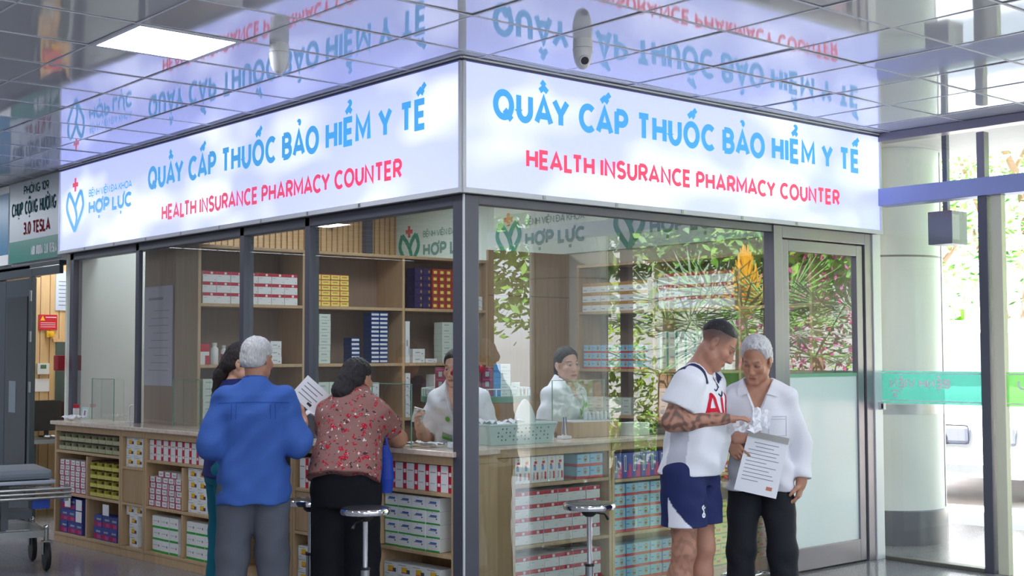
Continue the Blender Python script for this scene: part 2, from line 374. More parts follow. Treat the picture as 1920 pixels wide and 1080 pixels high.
for i in range(6):
    b = MB(); b.box((-9.2+2.6*i, -9.28, .25), (-9.1+2.6*i, -9.22, 2.9), ALU); struct(b.build('trim_front'), 'window post in the glazed front wall of the hall')
# ------------------------------------------------------------------ pharmacy shell
mb = MB(); mb.box((.07, 5.76, 0), (1.05, 5.80, ZC-.002), mat('partition_paint', (226, 232, 222), .5)); mb.box((1.01, 5.80, 0), (1.05, 6.36, ZC-.002), MATS['partition_paint'])
struct(mb.build('wall_partition'), 'pale green white partition at the far end of the pharmacy')
mb = MB(); mb.box((1.05, 6.36, 0), (4.1, 6.42, ZC-.002), SLAT)
for i in range(44): mb.box((1.06+i*.07, 6.335, 2.3), (1.06+i*.07+.05, 6.36, ZC-.01), SLAT)
struct(mb.build('wall_back_slats'), 'wall of narrow upright wooden slats behind the pharmacy shelves')
mb = MB(); mb.box((4.10, .12, 0), (4.155, 6.42, ZC-.002), mat('pharmacy_wall', (205, 196, 178), .55)); struct(mb.build('wall_right'), 'pale side wall of the pharmacy')
mb = MB(); mb.box((3.085, 3.5, 0), (4.095, 3.53, 2.5), WOODD)
for z in (.85, 2.08): mb.box((3.085, 3.4975, z), (4.095, 3.5, z+.006), mat('panel_joint', (120, 95, 68), .6))
struct(mb.build('wall_wood_panel'), 'plain beech panel wall between the two shelves')
# frosted transom band with the hospital emblem, high on the side wall
FROST = mat('frosted_band', (206, 222, 214), .35, coat=.2)
GREEN = mat('emblem_green', (70, 150, 125), .5); GREENG = mat('emblem_grey_green', (110, 150, 138), .5); REDC = mat('emblem_red', (205, 95, 90), .5)
mb = MB(); mb.box((4.075, .14, 2.51), (4.099, 6.33, 3.12), FROST)
for k in range(3):
    yc = 6.08-1.705*k; o = (4.075, yc, 2.515)
    place(mb, logo_quads(.36, .36, .055), o, (0, -1, 0), (0, 0, 1), (-1, 0, 0), GREEN)
    place(mb, cross_quads(0, .395, .13, .045), o, (0, -1, 0), (0, 0, 1), (-1, 0, 0), REDC)
    q, _ = text_quads('HỢP LỰC', .145, .034, .86); place(mb, q, (4.075, yc-.26, 2.62), (0, -1, 0), (0, 0, 1), (-1, 0, 0), GREENG)
    q, _ = text_quads('BỆNH VIỆN ĐA KHOA', .07, .01, .86); place(mb, q, (4.075, yc-.26, 2.83), (0, -1, 0), (0, 0, 1), (-1, 0, 0), GREENG)
struct(mb.build('trim_1'), 'frosted band with green emblems along the pharmacy side wall')

# posts of the glazed fronts
def post(name, lo, hi, label, m=ALU, bev=.004):
    b = MB(); b.box(lo, hi, m, bev); return struct(b.build(name), label)
post('trim_2', (.05, 5.58, 1.0), (.13, 5.66, ZB), 'charcoal post at the far end of the counter glass')
post('trim_3', (.05, 4.25, 1.0), (.085, 4.31, ZB), 'thin charcoal mullion of the counter glass')
post('trim_4', (.05, 2.54, 1.0), (.13, 2.60, ZB), 'charcoal post of the counter glass')
post('trim_5', (.05, 1.67, 1.0), (.125, 1.73, ZB), 'charcoal post of the counter glass nearer the corner')
b = MB(); b.box((.05, .05, 0), (.16, .15, ZB), ALU, .004); b.box((.044, .044, 0), (.054, .054, ZB), ALUW); struct(b.build('trim_6'), 'charcoal corner post of the pharmacy')
post('trim_7', (.05, .15, ZB-.06), (.13, 5.66, ZB), 'top rail of the counter glass')
post('trim_8', (.16, .05, ZB-.05), (2.81, .12, ZB), 'top rail of the side glass')
post('trim_9', (3.61, 6.25, 2.38), (3.70, 6.33, ZC-.01), 'dark upright above the shelves at the back of the pharmacy')
for k, (a, c) in enumerate(((.15, 1.67), (1.73, 2.54), (2.60, 4.25), (4.31, 5.58))):
    b = MB(); x = .075; b.poly([(x, a, 1.001), (x, c, 1.001), (x, c, ZB-.06), (x, a, ZB-.06)], GLASS); struct(b.build(f'window_{k+1}'), 'glass pane above the service counter')
b = MB(); b.poly([(.16, .085, .01), (.16, .085, ZB-.05), (2.81, .085, ZB-.05), (2.81, .085, .01)], GLASS); struct(b.build('window_5'), 'tall glass pane beside the entrance')
b = MB(); b.box((.16, .06, 0), (2.81, .11, .012), ALU); struct(b.build('trim_10'), 'bottom rail of the side glass')

# pharmacy door at the entrance side
d = empty('door_1', (0, 0, 0)); d['kind'] = 'structure'; d['label'] = 'grey framed pharmacy door with clear top and white lower panel'
b = MB(); b.box((2.81, .04, 0), (2.905, .13, ZB), ALUL, .004); b.box((3.90, .04, 0), (3.99, .13, ZB), ALUL, .004); b.box((2.905, .04, 2.36), (3.90, .13, ZB), ALUL, .004); b.build('door_frame', d)
b = MB(); b.box((2.915, .05, .012), (2.985, .10, 2.35), ALUL, .004); b.box((3.805, .05, .012), (3.88, .10, 2.35), ALUL, .004); b.box((2.985, .05, 2.27), (3.805, .10, 2.35), ALUL, .004); b.box((2.985, .05, .012), (3.805, .10, .17), ALUL, .004)
b.box((3.882, .06, .012), (3.898, .10, 2.35), BLACK); b.build('door_leaf', d)
b = MB(); b.poly([(2.985, .075, 1.4), (3.805, .075, 1.4), (3.805, .075, 2.27), (2.985, .075, 2.27)], GLASS); b.build('door_pane', d)
b = MB(); b.box((2.985, .065, .17), (3.805, .085, 1.375), mat('door_white_panel', (228, 238, 238), .3, coat=.3)); b.box((2.985, .06, 1.375), (3.805, .09, 1.40), mat('door_green_strip', (110, 165, 140), .4)); b.build('door_panel', d)
b = MB(); b.box((2.94, .028, .94), (2.97, .05, 1.06), BLACK, .004); b.tube([(2.955, .04, 1.0), (2.955, -.01, 1.0), (3.09, -.012, 1.0)], .011, mat('dark_handle', (60, 58, 60), .35, metal=.5)); b.build('door_handle', d)
post('trim_11', (3.99, .03, 0), (4.09, .14, ZB), 'white jamb between pharmacy door and entrance', ALUW)

# ------------------------------------------------------------------ entrance glazing (plane x = 4.07)
EX = 4.07
BLUEB = mat('transom_metal', (150, 162, 205), .4, metal=.3)
post('trim_12', (EX-.04, -4.5, 2.66), (EX+.12, .03, 2.79), 'lavender grey transom beam over the entrance', BLUEB)
post('trim_13', (EX-.03, -4.5, 3.15), (EX+.1, .03, ZC-.002), 'head rail of the entrance glazing', ALUL)
post('trim_14', (EX-.02, -.87, 0), (EX+.05, -.80, 2.66), 'charcoal door stile of the entrance', ALU)
post('trim_15', (EX+.0, -.97, 0), (EX+.06, -.89, 2.66), 'cream door stile of the entrance', mat('cream_aluminium', (222, 220, 196), .4))
post('trim_16', (EX-.02, -.86, 2.79), (EX+.05, -.80, 3.12), 'upper mullion of the entrance glazing', ALUL)
post('trim_17', (EX-.02, -2.6, 0), (EX+.05, -2.5, 3.12), 'mullion of the entrance glazing', ALU)
post('trim_18', (EX-.03, -4.6, 0), (EX+.06, -4.5, 3.2), 'end post of the entrance glazing', ALU)
post('trim_19', (EX-.03, -.80, 0), (EX+.06, .0, .03), 'door track on the floor of the entrance', mat('track_metal', (120, 118, 110), .4, metal=.5))
for k, (a, c, z0, z1) in enumerate(((-.80, .03, .03, 2.66), (-2.5, -.97, .03, 2.66), (-4.5, -2.6, .03, 2.66), (-.80, .03, 2.79, 3.12), (-2.5, -.86, 2.79, 3.12), (-4.5, -2.6, 2.79, 3.12))):
    b = MB(); b.poly([(EX+.02, a, z0), (EX+.02, a, z1), (EX+.02, c, z1), (EX+.02, c, z0)], GLASSC); struct(b.build(f'window_{k+6}'), 'clear glass of the entrance')
def film(name, col):
    m = bpy.data.materials.new(name); m.use_nodes = True; nt = m.node_tree; nt.nodes.clear()
    o = nt.nodes.new('ShaderNodeOutputMaterial'); mx = nt.nodes.new('ShaderNodeMixShader'); mx.inputs[0].default_value = .94
    t = nt.nodes.new('ShaderNodeBsdfTransparent'); t.inputs[0].default_value = (*lin(col), 1); e = nt.nodes.new('ShaderNodeBsdfTranslucent'); e.inputs[0].default_value = (*lin(col), 1)
    nt.links.new(t.outputs[0], mx.inputs[1]); nt.links.new(e.outputs[0], mx.inputs[2]); nt.links.new(mx.outputs[0], o.inputs[0]); return m
FT = film('teal_film', (78, 156, 148)); FG = film('green_film', (106, 168, 98)); FW = mat('film_white', (246, 250, 250), .6)
def film_band(y0, y1, m, text, tx, tw, label, phone=False):
    b = MB(); x = EX+.012
    b.poly([(x, y0, 1.17), (x, y0, 1.41), (x, y1, 1.41), (x, y1, 1.17)], m)
    o = b.build('glass_film_band'); tag(o, label, 'glass sticker', 'coloured film bands on the entrance glass')
    b = MB()
    for z in (1.395, 1.19): b.poly([(x-.002, y0, z-.004), (x-.002, y0, z+.004), (x-.002, y1, z+.004), (x-.002, y1, z-.004)], FW)
    b.build('border_line', o)
    q, _ = text_quads(text, .07, .016, tw); b = MB(); place(b, q, (x, tx, 1.285), (0, 1, 0), (0, 0, 1), (-1, 0, 0), FW); b.build('lettering', o)
    if phone:
        b = MB(); qs = ribbon(catmull([(0, .035), (.01, .05), (.05, .05), (.06, .035)], 4), .006)+ribbon([(.018, .012), (.042, .012)], .014)+ribbon([(.012, .022), (.048, .022)], .006)
        place(b, qs, (x, -.115, 1.215), (0, 1, 0), (0, 0, 1), (-1, 0, 0), FW); b.build('phone_symbol', o)
    return o
film_band(-.795, .03, FT, 'BỆNH VIỆN', -.54, .50, 'teal film band with white hospital lettering seen from behind', True)
film_band(-1.75, -.975, FG, 'ẦU', -1.26, .2, 'green film band on the glass beyond the cream door stile')
b = MB(); b.box((EX-.06, -.03, 1.12), (EX-.03, .02, 1.175), ALUW, .004); b.box((EX-.065, -.025, 1.13), (EX-.06, -.012, 1.165), BLACK); tag(b.build('door_sensor'), 'small white door lock box under the teal film band', 'door lock')
# ------------------------------------------------------------------ the two backlit signs
def sign_mat():
    m = bpy.data.materials.new('backlit_sign_face'); m.use_nodes = True; nt = m.node_tree; b = nt.nodes['Principled BSDF']
    b.inputs['Base Color'].default_value = (.42, .44, .52, 1); b.inputs['Roughness'].default_value = .3
    tc = nt.nodes.new('ShaderNodeTexCoord'); mp = nt.nodes.new('ShaderNodeMapping'); mp.inputs['Scale'].default_value = (1.0, 1.0, 1.9)
    nz = nt.nodes.new('ShaderNodeTexNoise'); nz.inputs['Scale'].default_value = 1.15; nz.inputs['Detail'].default_value = 1.5
    rp = nt.nodes.new('ShaderNodeValToRGB'); e = rp.color_ramp.elements; e[0].position = .46; e[1].position = .68
    e[0].color = (.56, .63, 1.36, 1); e[1].color = (1.12, 1.2, 1.85, 1)  # hot spots of lamps behind the face, put into its emission by noise
    nt.links.new(tc.outputs['Object'], mp.inputs['Vector']); nt.links.new(mp.outputs[0], nz.inputs['Vector']); nt.links.new(nz.outputs['Fac'], rp.inputs['Fac']); nt.links.new(rp.outputs[0], b.inputs['Emission Color'])
    b.inputs['Emission Strength'].default_value = 0.85; return m
SIGNF = sign_mat()
TBLUE = mat('sign_blue', (40, 130, 200), .4, emit=(84, 176, 240), es=.72); TRED = mat('sign_red', (200, 40, 70), .4, emit=(236, 84, 120), es=.72)
ML = Matrix(((0, -1, 0, 0), (-1, 0, 0, FL), (0, 0, 1, ZB), (0, 0, 0, 1)))      # x -> -Y, y(out) -> -X
MR = Matrix(((1, 0, 0, 0), (0, -1, 0, 0), (0, 0, 1, ZB), (0, 0, 0, 1)))        # x -> +X, y(out) -> -Y
def rot(M):
    c = M.to_3x3(); X = Vector((c[0][0], c[1][0], c[2][0])); Z = Vector((0, 0, 1)); Y = Z.cross(X)
    return Matrix(((X.x, Y.x, 0, M[0][3]), (X.y, Y.y, 0, M[1][3]), (0, 0, 1, M[2][3]), (0, 0, 0, 1)))
def sign2(name, label, length, M, items):
    r = empty(name); r.matrix_world = rot(M); tag(r, label, 'sign', 'backlit signs over the pharmacy'); H = ZC-ZB
    def bx(b, lo, hi, m, bev=0): b.box((lo[0], -hi[1], lo[2]), (hi[0], -lo[1], hi[2]), m, bev)
    b = MB(); bx(b, (.36 if name == 'side_sign' else .004, -.35, .004), (length-.004, -.006, H-.006), mat('sign_box_side', (150, 152, 160), .5)); b.build('light_box', r)
    b = MB(); b.poly([(.02, 0, .03), (length-.02, 0, .03), (length-.02, 0, H-.03), (.02, 0, H-.03)], SIGNF); b.build('sign_face', r)
    b = MB()
    bx(b, (0, -.004, 0), (length, .014, .03), ALUW, .003); bx(b, (0, -.004, H-.028), (length, .012, H-.016), mat('sign_trim_dark', (60, 62, 78), .4)); bx(b, (0, -.004, H-.016), (length, .012, H-.005), ALUW)
    bx(b, (0, -.004, .03), (.02, .012, H-.03), ALUW); bx(b, (length-.02, -.004, .03), (length, .012, H-.03), ALUW)
    for i in range(1, int(length/.6)): bx(b, (i*.6-.01, .013, .004), (i*.6+.01, .018, .026), STEEL)
    b.build('trim', r)
    for nm, kind, args, x, z, m in items:
        if kind == 't':
            for q in text_words(*args): b = MB(); place(b, q, (x, 0, z), (1, 0, 0), (0, 0, 1), (0, -1, 0), m, .004); b.build(nm, r)
            continue
        b = MB(); q = logo_quads(*args) if kind == 'l' else cross_quads(*args)
        place(b, q, (x, 0, z), (1, 0, 0), (0, 0, 1), (0, -1, 0), m, .004); b.build(nm, r)
    return r
sign2('main_sign', 'long backlit white sign above the counter with the hospital emblem', FL, ML, [
    ('headline_word', 't', ('QUẦY CẤP THUỐC BẢO HIỂM Y TẾ', .186, .040, 3.66), 1.81, .398, TBLUE), ('subtitle_word', 't', ('HEALTH INSURANCE PHARMACY COUNTER', .122, .025, 3.17), 2.06, .138, TRED),
    ('emblem', 'l', (.37, .345, .045), .355, .185, TBLUE), ('emblem_cross', 'c', (0, 0, .12, .038), .36, .59, TRED),
    ('hospital_name', 't', ('HỢP LỰC', .125, .03, .86), .655, .30, TBLUE), ('hospital_caption', 't', ('BỆNH VIỆN ĐA KHOA', .062, .010, .86), .655, .455, TBLUE)])
sign2('side_sign', 'backlit white sign over the side glass and door without emblem', FR, MR, [
    ('headline_word', 't', ('QUẦY CẤP THUỐC BẢO HIỂM Y TẾ', .180, .040, 3.57), .22, .438, TBLUE), ('subtitle_word', 't', ('HEALTH INSURANCE PHARMACY COUNTER', .118, .025, 3.06), .47, .178, TRED)])
# ceiling cameras
def dome_camera(loc, rz, label, lens=True):
    r = empty('ceiling_camera', loc, rz); tag(r, label, 'security camera', 'dome cameras'); LENS = mat('lens_black', (20, 18, 24), .12, coat=1)
    b = MB(); b.lathe([(.050, 0), (.052, -.01), (.052, -.05), (.0, -.05)], PLWHITE, n=28); b.build('mount', r)
    b = MB(); b.lathe([(.053, -.052), (.054, -.058), (.05, -.09), (.044, -.12), (.034, -.145), (.018, -.16), (.001, -.164)], PLWHITE, n=28); o = b.build('housing', r)
    b = MB(); T = Matrix.Translation((0, -.030, -.118)) @ Matrix.Rotation(R(118), 4, 'X'); b.lathe([(.027, -.01), (.030, .012), (.026, .018), (.022, .018)], PLWHITE, T=T, n=22); b.lathe([(.0225, .012), (.021, .019), (.001, .019)], LENS, T=T, n=22); b.build('lens', r)
    return r
dome_camera((-.92, .42, ZC), R(75), 'white dome camera on the ceiling facing away before the main sign')
dome_camera((.26, -.70, ZC), R(-30), 'white dome camera with dark lens showing before the side sign')
# ------------------------------------------------------------------ cartons: one mesh per kind, copied for every single box
def C(n, c, r=.45): return mat(n, c, r)
cW = C('card_white', (236, 238, 236)); cPW = C('card_pale_green', (212, 224, 212)); cR = C('print_red', (196, 30, 60)); cDR = C('print_dark_red', (150, 22, 48)); cM = C('print_magenta', (170, 20, 80)); cG = C('print_green', (50, 165, 60))
cY = C('print_yellow', (240, 190, 40)); cK = C('print_dark', (70, 74, 84)); cB = C('print_blue', (40, 90, 180)); cNB = C('print_navy', (24, 60, 130)); cLB = C('print_light_blue', (120, 195, 225)); cGo = C('print_gold', (190, 140, 60)); cP = C('print_violet', (70, 50, 120))
cPk = C('print_pink', (200, 60, 130)); cO = C('print_orange', (205, 84, 46)); cLY = C('print_pale_yellow', (246, 226, 110)); cMa = C('print_maroon', (132, 52, 78)); cGr = C('print_grey', (168, 174, 176)); cSK = C('print_sky', (60, 150, 215)); cYG = C('print_yellow_green', (214, 214, 70)); cBr = C('print_bronze', (96, 66, 40))
TX = lambda x0, x1, z, m, h=.035: [(x0+(x1-x0)*i/5, z-h/2, x0+(x1-x0)*(i+.7)/5, z+h/2, m) for i in range(5)]
def disc(cx, cz, rx, rz, m, n=14): return ('d', cx, cz, rx, rz, m, n)
# kind: (w, h, d, body, prints on the front in 0..1 units, look)
KIND = {
 'red_topped_carton': (.118, .078, .16, cW, [(0, .70, 1, 1, cR), (.55, .74, .72, .95, cW), (.06, .74, .2, .8, cDR)] + [(.84, .16, .9, .24, cGr), (.08, .52, .3, .56, cGr)], 'white carton with red upper edge'),
 'red_striped_carton': (.098, .15, .1, cW, [(.66, 0, 1, 1, cR), (.72, .62, .94, .76, cW), (.72, .2, .94, .32, cW)] + TX(.08, .56, .72, cDR) + TX(.08, .5, .3, cGr), 'white carton with red side stripe'),
 'magenta_edged_carton': (.092, .043, .1, cW, [(0, 0, .12, 1, cM), (.88, 0, 1, 1, cM), (.12, 0, .88, .14, cM), (.3, .45, .75, .65, cGr)], 'white carton with magenta edges'),
 'pill_picture_carton': (.125, .078, .1, cW, [(.3, .32, .72, .74, cY), (.66, .3, .9, .6, cK), (.3, .30, .72, .36, cR), (.06, .84, .6, .9, cGr), (.08, .1, .4, .15, cGr)], 'white carton with yellow pill picture'),
 'green_based_carton': (.122, .088, .1, cW, [(0, 0, 1, .17, cG)] + TX(.15, .62, .58, cGr, .06) + [disc(.76, .56, .07, .1, cM)], 'white carton with green base'),
 'blue_lettered_carton': (.122, .081, .1, cW, [(0, 0, 1, .12, cG), (.3, .62, .78, .72, cB), (.2, .55, .76, .6, cNB), (.72, .4, .8, .5, cP), (.4, .9, .5, .94, cGr)], 'white carton with blue lettering'),
 'blue_magenta_carton': (.13, .095, .1, C('card_indigo', (58, 76, 158)), [(.05, .08, .5, .5, cM), (.35, .6, .9, .75, cGr), (.5, .1, .95, .4, cPk)], 'blue carton with magenta patch'),
 'ring_printed_carton': (.112, .076, .12, C('card_sky', (150, 206, 228)), [(0, 0, 1, .22, cR), disc(.66, .62, .2, .28, cGo), disc(.66, .62, .13, .17, cLB), disc(.66, .56, .12, .07, cBr), (.06, .6, .3, .66, cB), (.1, .07, .9, .13, cO), (0, .22, .025, 1, cB)], 'sky blue carton with gold ring'),
 'violet_striped_carton': (.084, .16, .1, C('card_violet_blue', (66, 84, 176)), [(.2, .25, .42, .92, cW), (.5, 0, 1, .3, cPk), (.7, .3, 1, .55, cPk), (.26, .3, .36, .86, cNB)], 'tall blue and pink carton'),
 'tall_white_carton': (.066, .16, .08, cW, [(.38, .72, .72, .82, cR), (.3, .62, .55, .7, cR), (.45, .86, .6, .93, cYG), (.3, .48, .6, .62, cSK), (.66, .12, .88, .4, cR), (.2, .1, .28, .4, cGr), (.34, .14, .4, .4, cR)], 'tall white carton with coloured figure'),
 'yellow_green_carton': (.115, .07, .12, cYG, [(.1, .55, .5, .75, cG), (.55, .3, .9, .5, cO), (0, 0, 1, .1, cG)], 'yellow green carton'),
 'yellow_red_carton': (.088, .043, .12, cLY, [(0, .86, 1, 1, cR), (0, 0, .05, 1, cR), (.22, .4, .8, .6, cGo)], 'yellow carton with red edges'),
 'purple_carton': (.085, .058, .12, C('card_deep_purple', (52, 40, 88)), [(.7, .3, .88, .7, cGo), (.1, .42, .4, .5, cP)], 'dark purple carton with gold mark'),
 'orange_carton': (.072, .058, .12, C('card_rust', (168, 74, 52)), [(.2, .25, .7, .7, cLY), (0, 0, .08, 1, cR)], 'rust red carton with cream label'),
 'navy_carton': (.085, .035, .12, cNB, [(.04, .2, .92, .68, cW)], 'navy carton with white label'),
 'pale_carton': (.11, .05, .12, cPW, [(.2, .4, .7, .6, cGr)], 'pale green white carton'),
 'white_carton': (.12, .06, .12, cW, [(.2, .4, .6, .55, cGr), (.7, .2, .85, .4, cGr)], 'plain white carton'),
 'teal_striped_carton': (.1, .16, .12, cPW, [(.0, 0, .22, 1, C('print_teal', (40, 150, 130))), (.4, .6, .9, .7, cGr), (.4, .3, .9, .36, cGr)], 'pale carton with teal side stripe'),
 'orange_topped_carton': (.115, .085, .12, cW, [(0, .66, 1, 1, cGo), (.1, .2, .5, .3, cGr)], 'white carton with orange upper edge'),
 'maroon_carton': (.078, .07, .1, cMa, [(.3, .1, .62, .6, cGr), (.05, .75, .9, .85, cPk)], 'maroon pink carton with grey label'),
 'sky_edged_carton': (.115, .045, .1, cW, [(0, 0, .42, 1, cSK), (.5, .5, .8, .6, cGr)], 'white carton with sky blue end'),
}
PROTO = {}
def carton_mesh(kind, w=None, h=None):
    K = KIND[kind]; W = w or K[0]; H = h or K[1]; key = (kind, round(W, 3), round(H, 3))
    if key in PROTO: return PROTO[key]
    b = MB(); b.box((0, 0, 0), (W, K[2], H), K[3], .0012)
    e = -.0006
    for n, p in enumerate(K[4]):
        y = e-.0001*n
        if p[0] == 'd':
            _, cx, cz, rx, rz, m, k = p; b.poly([(W*cx+H*rx*math.cos(2*PI*i/k), y, H*cz+H*rz*math.sin(2*PI*i/k)) for i in range(k)], m)
        else:
            x0, z0, x1, z1, m = p; b.poly([(x0*W, y, z0*H), (x1*W, y, z0*H), (x1*W, y, z1*H), (x0*W, y, z1*H)], m)
            if z0 == 0 and x0 == 0 and x1 == 1: b.poly([(-.0006, K[2], 0), (-.0006, 0, 0), (-.0006, 0, z1*H), (-.0006, K[2], z1*H)], m)
    o = b.build(kind); me = o.data; bpy.data.objects.remove(o); PROTO[key] = me; return me
def carton(kind, M, w=None, h=None):
    o = bpy.data.objects.new(kind, carton_mesh(kind, w, h)); COL.objects.link(o); o.matrix_world = M; return o
class Front:
    """a furniture front: o = near end at floor, d = direction along it, n = outward normal; s along, z up, t inwards"""
    def __init__(s, o, d, n): s.o = Vector(o); s.d = Vector(d).normalized(); s.n = Vector(n).normalized()
    def M(s, a, t, z): # local x along the viewer's left-to-right
        x = Vector((0, 0, 1)).cross(s.n); y = -s.n; p = s.o+s.d*a-s.n*t+Vector((0, 0, z))
        return Matrix(((x.x, y.x, 0, p.x), (x.y, y.y, 0, p.y), (0, 0, 1, p.z), (0, 0, 0, 1)))
    def right(s): return Vector((0, 0, 1)).cross(s.n).dot(s.d)   # +1: s grows to the viewer's right
def fill(F, kind, a0, a1, z0, cols, rows, where, t=.02, w=None, h=None, skip=(), from_end='', jitter=.0, partial=None, start=0):
    """cartons in a compartment a0..a1 (along the front), standing on z0; counted from the viewer's left"""
    K = KIND[kind]; W = w or K[0]; H = h or K[1]; sg = F.right()
    left = a0 if sg > 0 else a1
    for r in range(rows):
        for c in range(cols):
            if (c, r) in skip: continue
            pos = (c+start)*(W+.003)+random.uniform(-jitter, jitter)
            a = left+sg*pos; 
            o = carton(kind, F.M(a, t+random.uniform(0, .006+jitter), z0+.0005+r*(H+.0012)), W, H)
            row = 'bottom' if r == 0 and rows > 1 else ('top' if r == rows-1 and rows > 1 else (ORD[r+1]+'-lowest' if r else ''))
            colw = f'{ORD[c+1]} across' if cols > 1 else ''
            txt = f'{K[5]}, {colw+", " if colw else ""}{(row+" row, ") if rows > 1 else ""}{where}'
            tag(o, txt, 'carton', f'{K[5]}s {where}'[:70])

# ------------------------------------------------------------------ service counter (slightly turned against the glass)
P0 = Vector((.06, .12, 0)); P1 = Vector((-.27, 5.3, 0)); CD = (P1-P0).normalized(); CN = Vector((-CD.y, CD.x, 0))
if CN.x > 0: CN = -CN
CF = Front(P0, CD, CN); CL = 5.05; DEP = .34
def fbox(b, F, a0, a1, t0, t1, z0, z1, m, bev=.0):
    x = F.d; y = -F.n; T = Matrix(((x.x, y.x, 0, F.o.x), (x.y, y.y, 0, F.o.y), (0, 0, 1, 0), (0, 0, 0, 1)))
    b.box((a0, t0, z0), (a1, t1, z1), m, bev, T)
def fixbm(o):
    bm = bmesh.new(); bm.from_mesh(o.data); bmesh.ops.recalc_face_normals(bm, faces=bm.faces); bm.to_mesh(o.data); bm.free()
def cabinet(name, F, a0, a1, uprights, shelves, label, zt, zb=.06, parent=None, depth=DEP, doors=()):
    r = empty(name, F.o+F.d*a0); r['label'] = label
    def B(nm, *boxes, m=WOOD):
        b = MB()
        for bx in boxes: fbox(b, F, *bx, m, .002)
        o = b.build(nm); fixbm(o); o.parent = r; o.matrix_parent_inverse = Matrix.Translation(-r.location); return o
    B('back_panel', (a0+.012, a1-.012, depth-.012, depth, zb, zt-.012), m=WOODD)
    B('plinth', (a0, a1, .004, .05, .0, zb-.001)); B('bottom_board', (a0, a1, 0, depth, zb, zb+.022)); B('top_rail', (a0, a1, 0, depth, zt-.05, zt))
    for u in [a0, a1-.024]: B('end_panel', (u, u+.024, 0, depth, zb+.023, zt-.051))
    for (u, z0, z1) in uprights: B('divider', (u-.011, u+.011, 0.001, depth-.013, z0, z1))
    for (u0, u1, z) in shelves: B('shelf_board', (u0, u1, .001, depth-.013, z-.02, z))
    for (u0, u1, z0, z1) in doors: B('door', (u0, u1, .006, .022, z0, z1), m=WOODD)
    tag(r, label, 'cabinet'); return r
ZT = .968
cabinet('counter_cabinet', CF, 3.905, 5.045, [(4.47, .42, .73), (4.47, .085, .39)], [(3.93, 5.02, .76), (3.93, 5.02, .415)], 'far counter cabinet with little drawers and yellow bins beside the stretcher', ZT)
cabinet('counter_cabinet', CF, 3.53, 3.90, [], [(3.56, 3.875, .69), (3.56, 3.875, .415)], 'narrow counter cabinet with brown middle door left of the wide one', ZT, doors=[(3.557, 3.873, .418, .668)])
cabinet('counter_cabinet', CF, 2.43, 3.525, [(2.98, .42, .73), (2.98, .085, .39)], [(2.457, 3.50, .76), (2.457, 3.50, .415)], 'wide counter cabinet of white and green cartons left of the blue shirt', ZT)
cabinet('counter_cabinet', CF, 1.60, 2.425, [], [(1.625, 2.40, .76), (1.625, 2.40, .415)], 'counter cabinet mostly hidden behind the man in the blue shirt', ZT)
cabinet('counter_cabinet', CF, 1.17, 1.595, [], [(1.195, 1.57, .69), (1.195, 1.57, .415)], 'narrow counter cabinet seen between blue shirt and floral blouse', ZT, doors=[(1.197, 1.568, .418, .668)])
cabinet('counter_cabinet', CF, .03, 1.165, [(.70, .42, .73), (.70, .085, .39)], [(.055, 1.14, .76), (.055, 1.14, .415)], 'counter cabinet at the corner post beside the stool', ZT)
b = MB(); fbox(b, CF, .0, CL+.02, -.035, DEP-.005, .9695, 1.0, STONE, .006); o = b.build('countertop'); fixbm(o); tag(o, 'long pale stone worktop along the service counter', 'worktop')

W1 = 'far cabinet'; 
def organiser(name, a0, a1, z0, z1, cols, rows, mfront, minner, label, lip):
    r = empty(name, CF.o); tag(r, label, 'drawer organiser')
    def add(nm, bxs):
        b = MB()
        for bx, m in bxs: fbox(b, CF, *bx, m)
        o = b.build(nm); fixbm(o); o.parent = r; o.matrix_parent_inverse = Matrix.Translation(-r.location); return o
    w = (a1-a0)/cols; h = (z1-z0)/rows
    add('rack', [((a0, a1, .16, .17, z0, z1), minner)]+[((a0, a1, .03, .16, z0+h*k-.0, z0+h*k+.003), minner) for k in range(rows)]+[((a0+w*k-.0015, a0+w*k+.0015, .031, .158, z0+.003, z1), minner) for k in range(cols+1)])
    for i in range(rows):
        for j in range(cols):
            x0 = a0+w*j+.004; x1 = a0+w*(j+1)-.004; zz = z0+h*i+.005; zt = zz+h-.012
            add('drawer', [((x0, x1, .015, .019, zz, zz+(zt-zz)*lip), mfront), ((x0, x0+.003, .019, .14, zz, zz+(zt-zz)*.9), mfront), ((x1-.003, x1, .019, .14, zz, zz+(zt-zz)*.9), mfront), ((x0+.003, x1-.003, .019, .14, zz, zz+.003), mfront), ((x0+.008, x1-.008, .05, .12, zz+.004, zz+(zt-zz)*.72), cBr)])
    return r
BINY = mat('yellow_bin_plastic', (206, 200, 90), .35, coat=.2); BINB = mat('bin_shadow_brown', (110, 78, 70), .6); BING = mat('pale_drawer_plastic', (176, 178, 140), .3, coat=.3); BINI = mat('clear_drawer_back', (140, 132, 128), .5)  # brown is the bin compartments' own colour
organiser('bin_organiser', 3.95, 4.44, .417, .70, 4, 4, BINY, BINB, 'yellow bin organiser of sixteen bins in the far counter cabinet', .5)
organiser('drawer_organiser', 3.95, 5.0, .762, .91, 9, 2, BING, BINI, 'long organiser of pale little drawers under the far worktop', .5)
fill(CF, 'magenta_edged_carton', 4.5, 5.0, .416, 5, 6, 'beside the yellow bins', jitter=.003)
fill(CF, 'blue_magenta_carton', 4.49, 5.0, .083, 3, 3, 'far counter bottom bay', jitter=.004, start=.2)
fill(CF, 'blue_magenta_carton', 3.95, 4.45, .083, 3, 2, 'under the yellow bins', jitter=.004, start=.5)
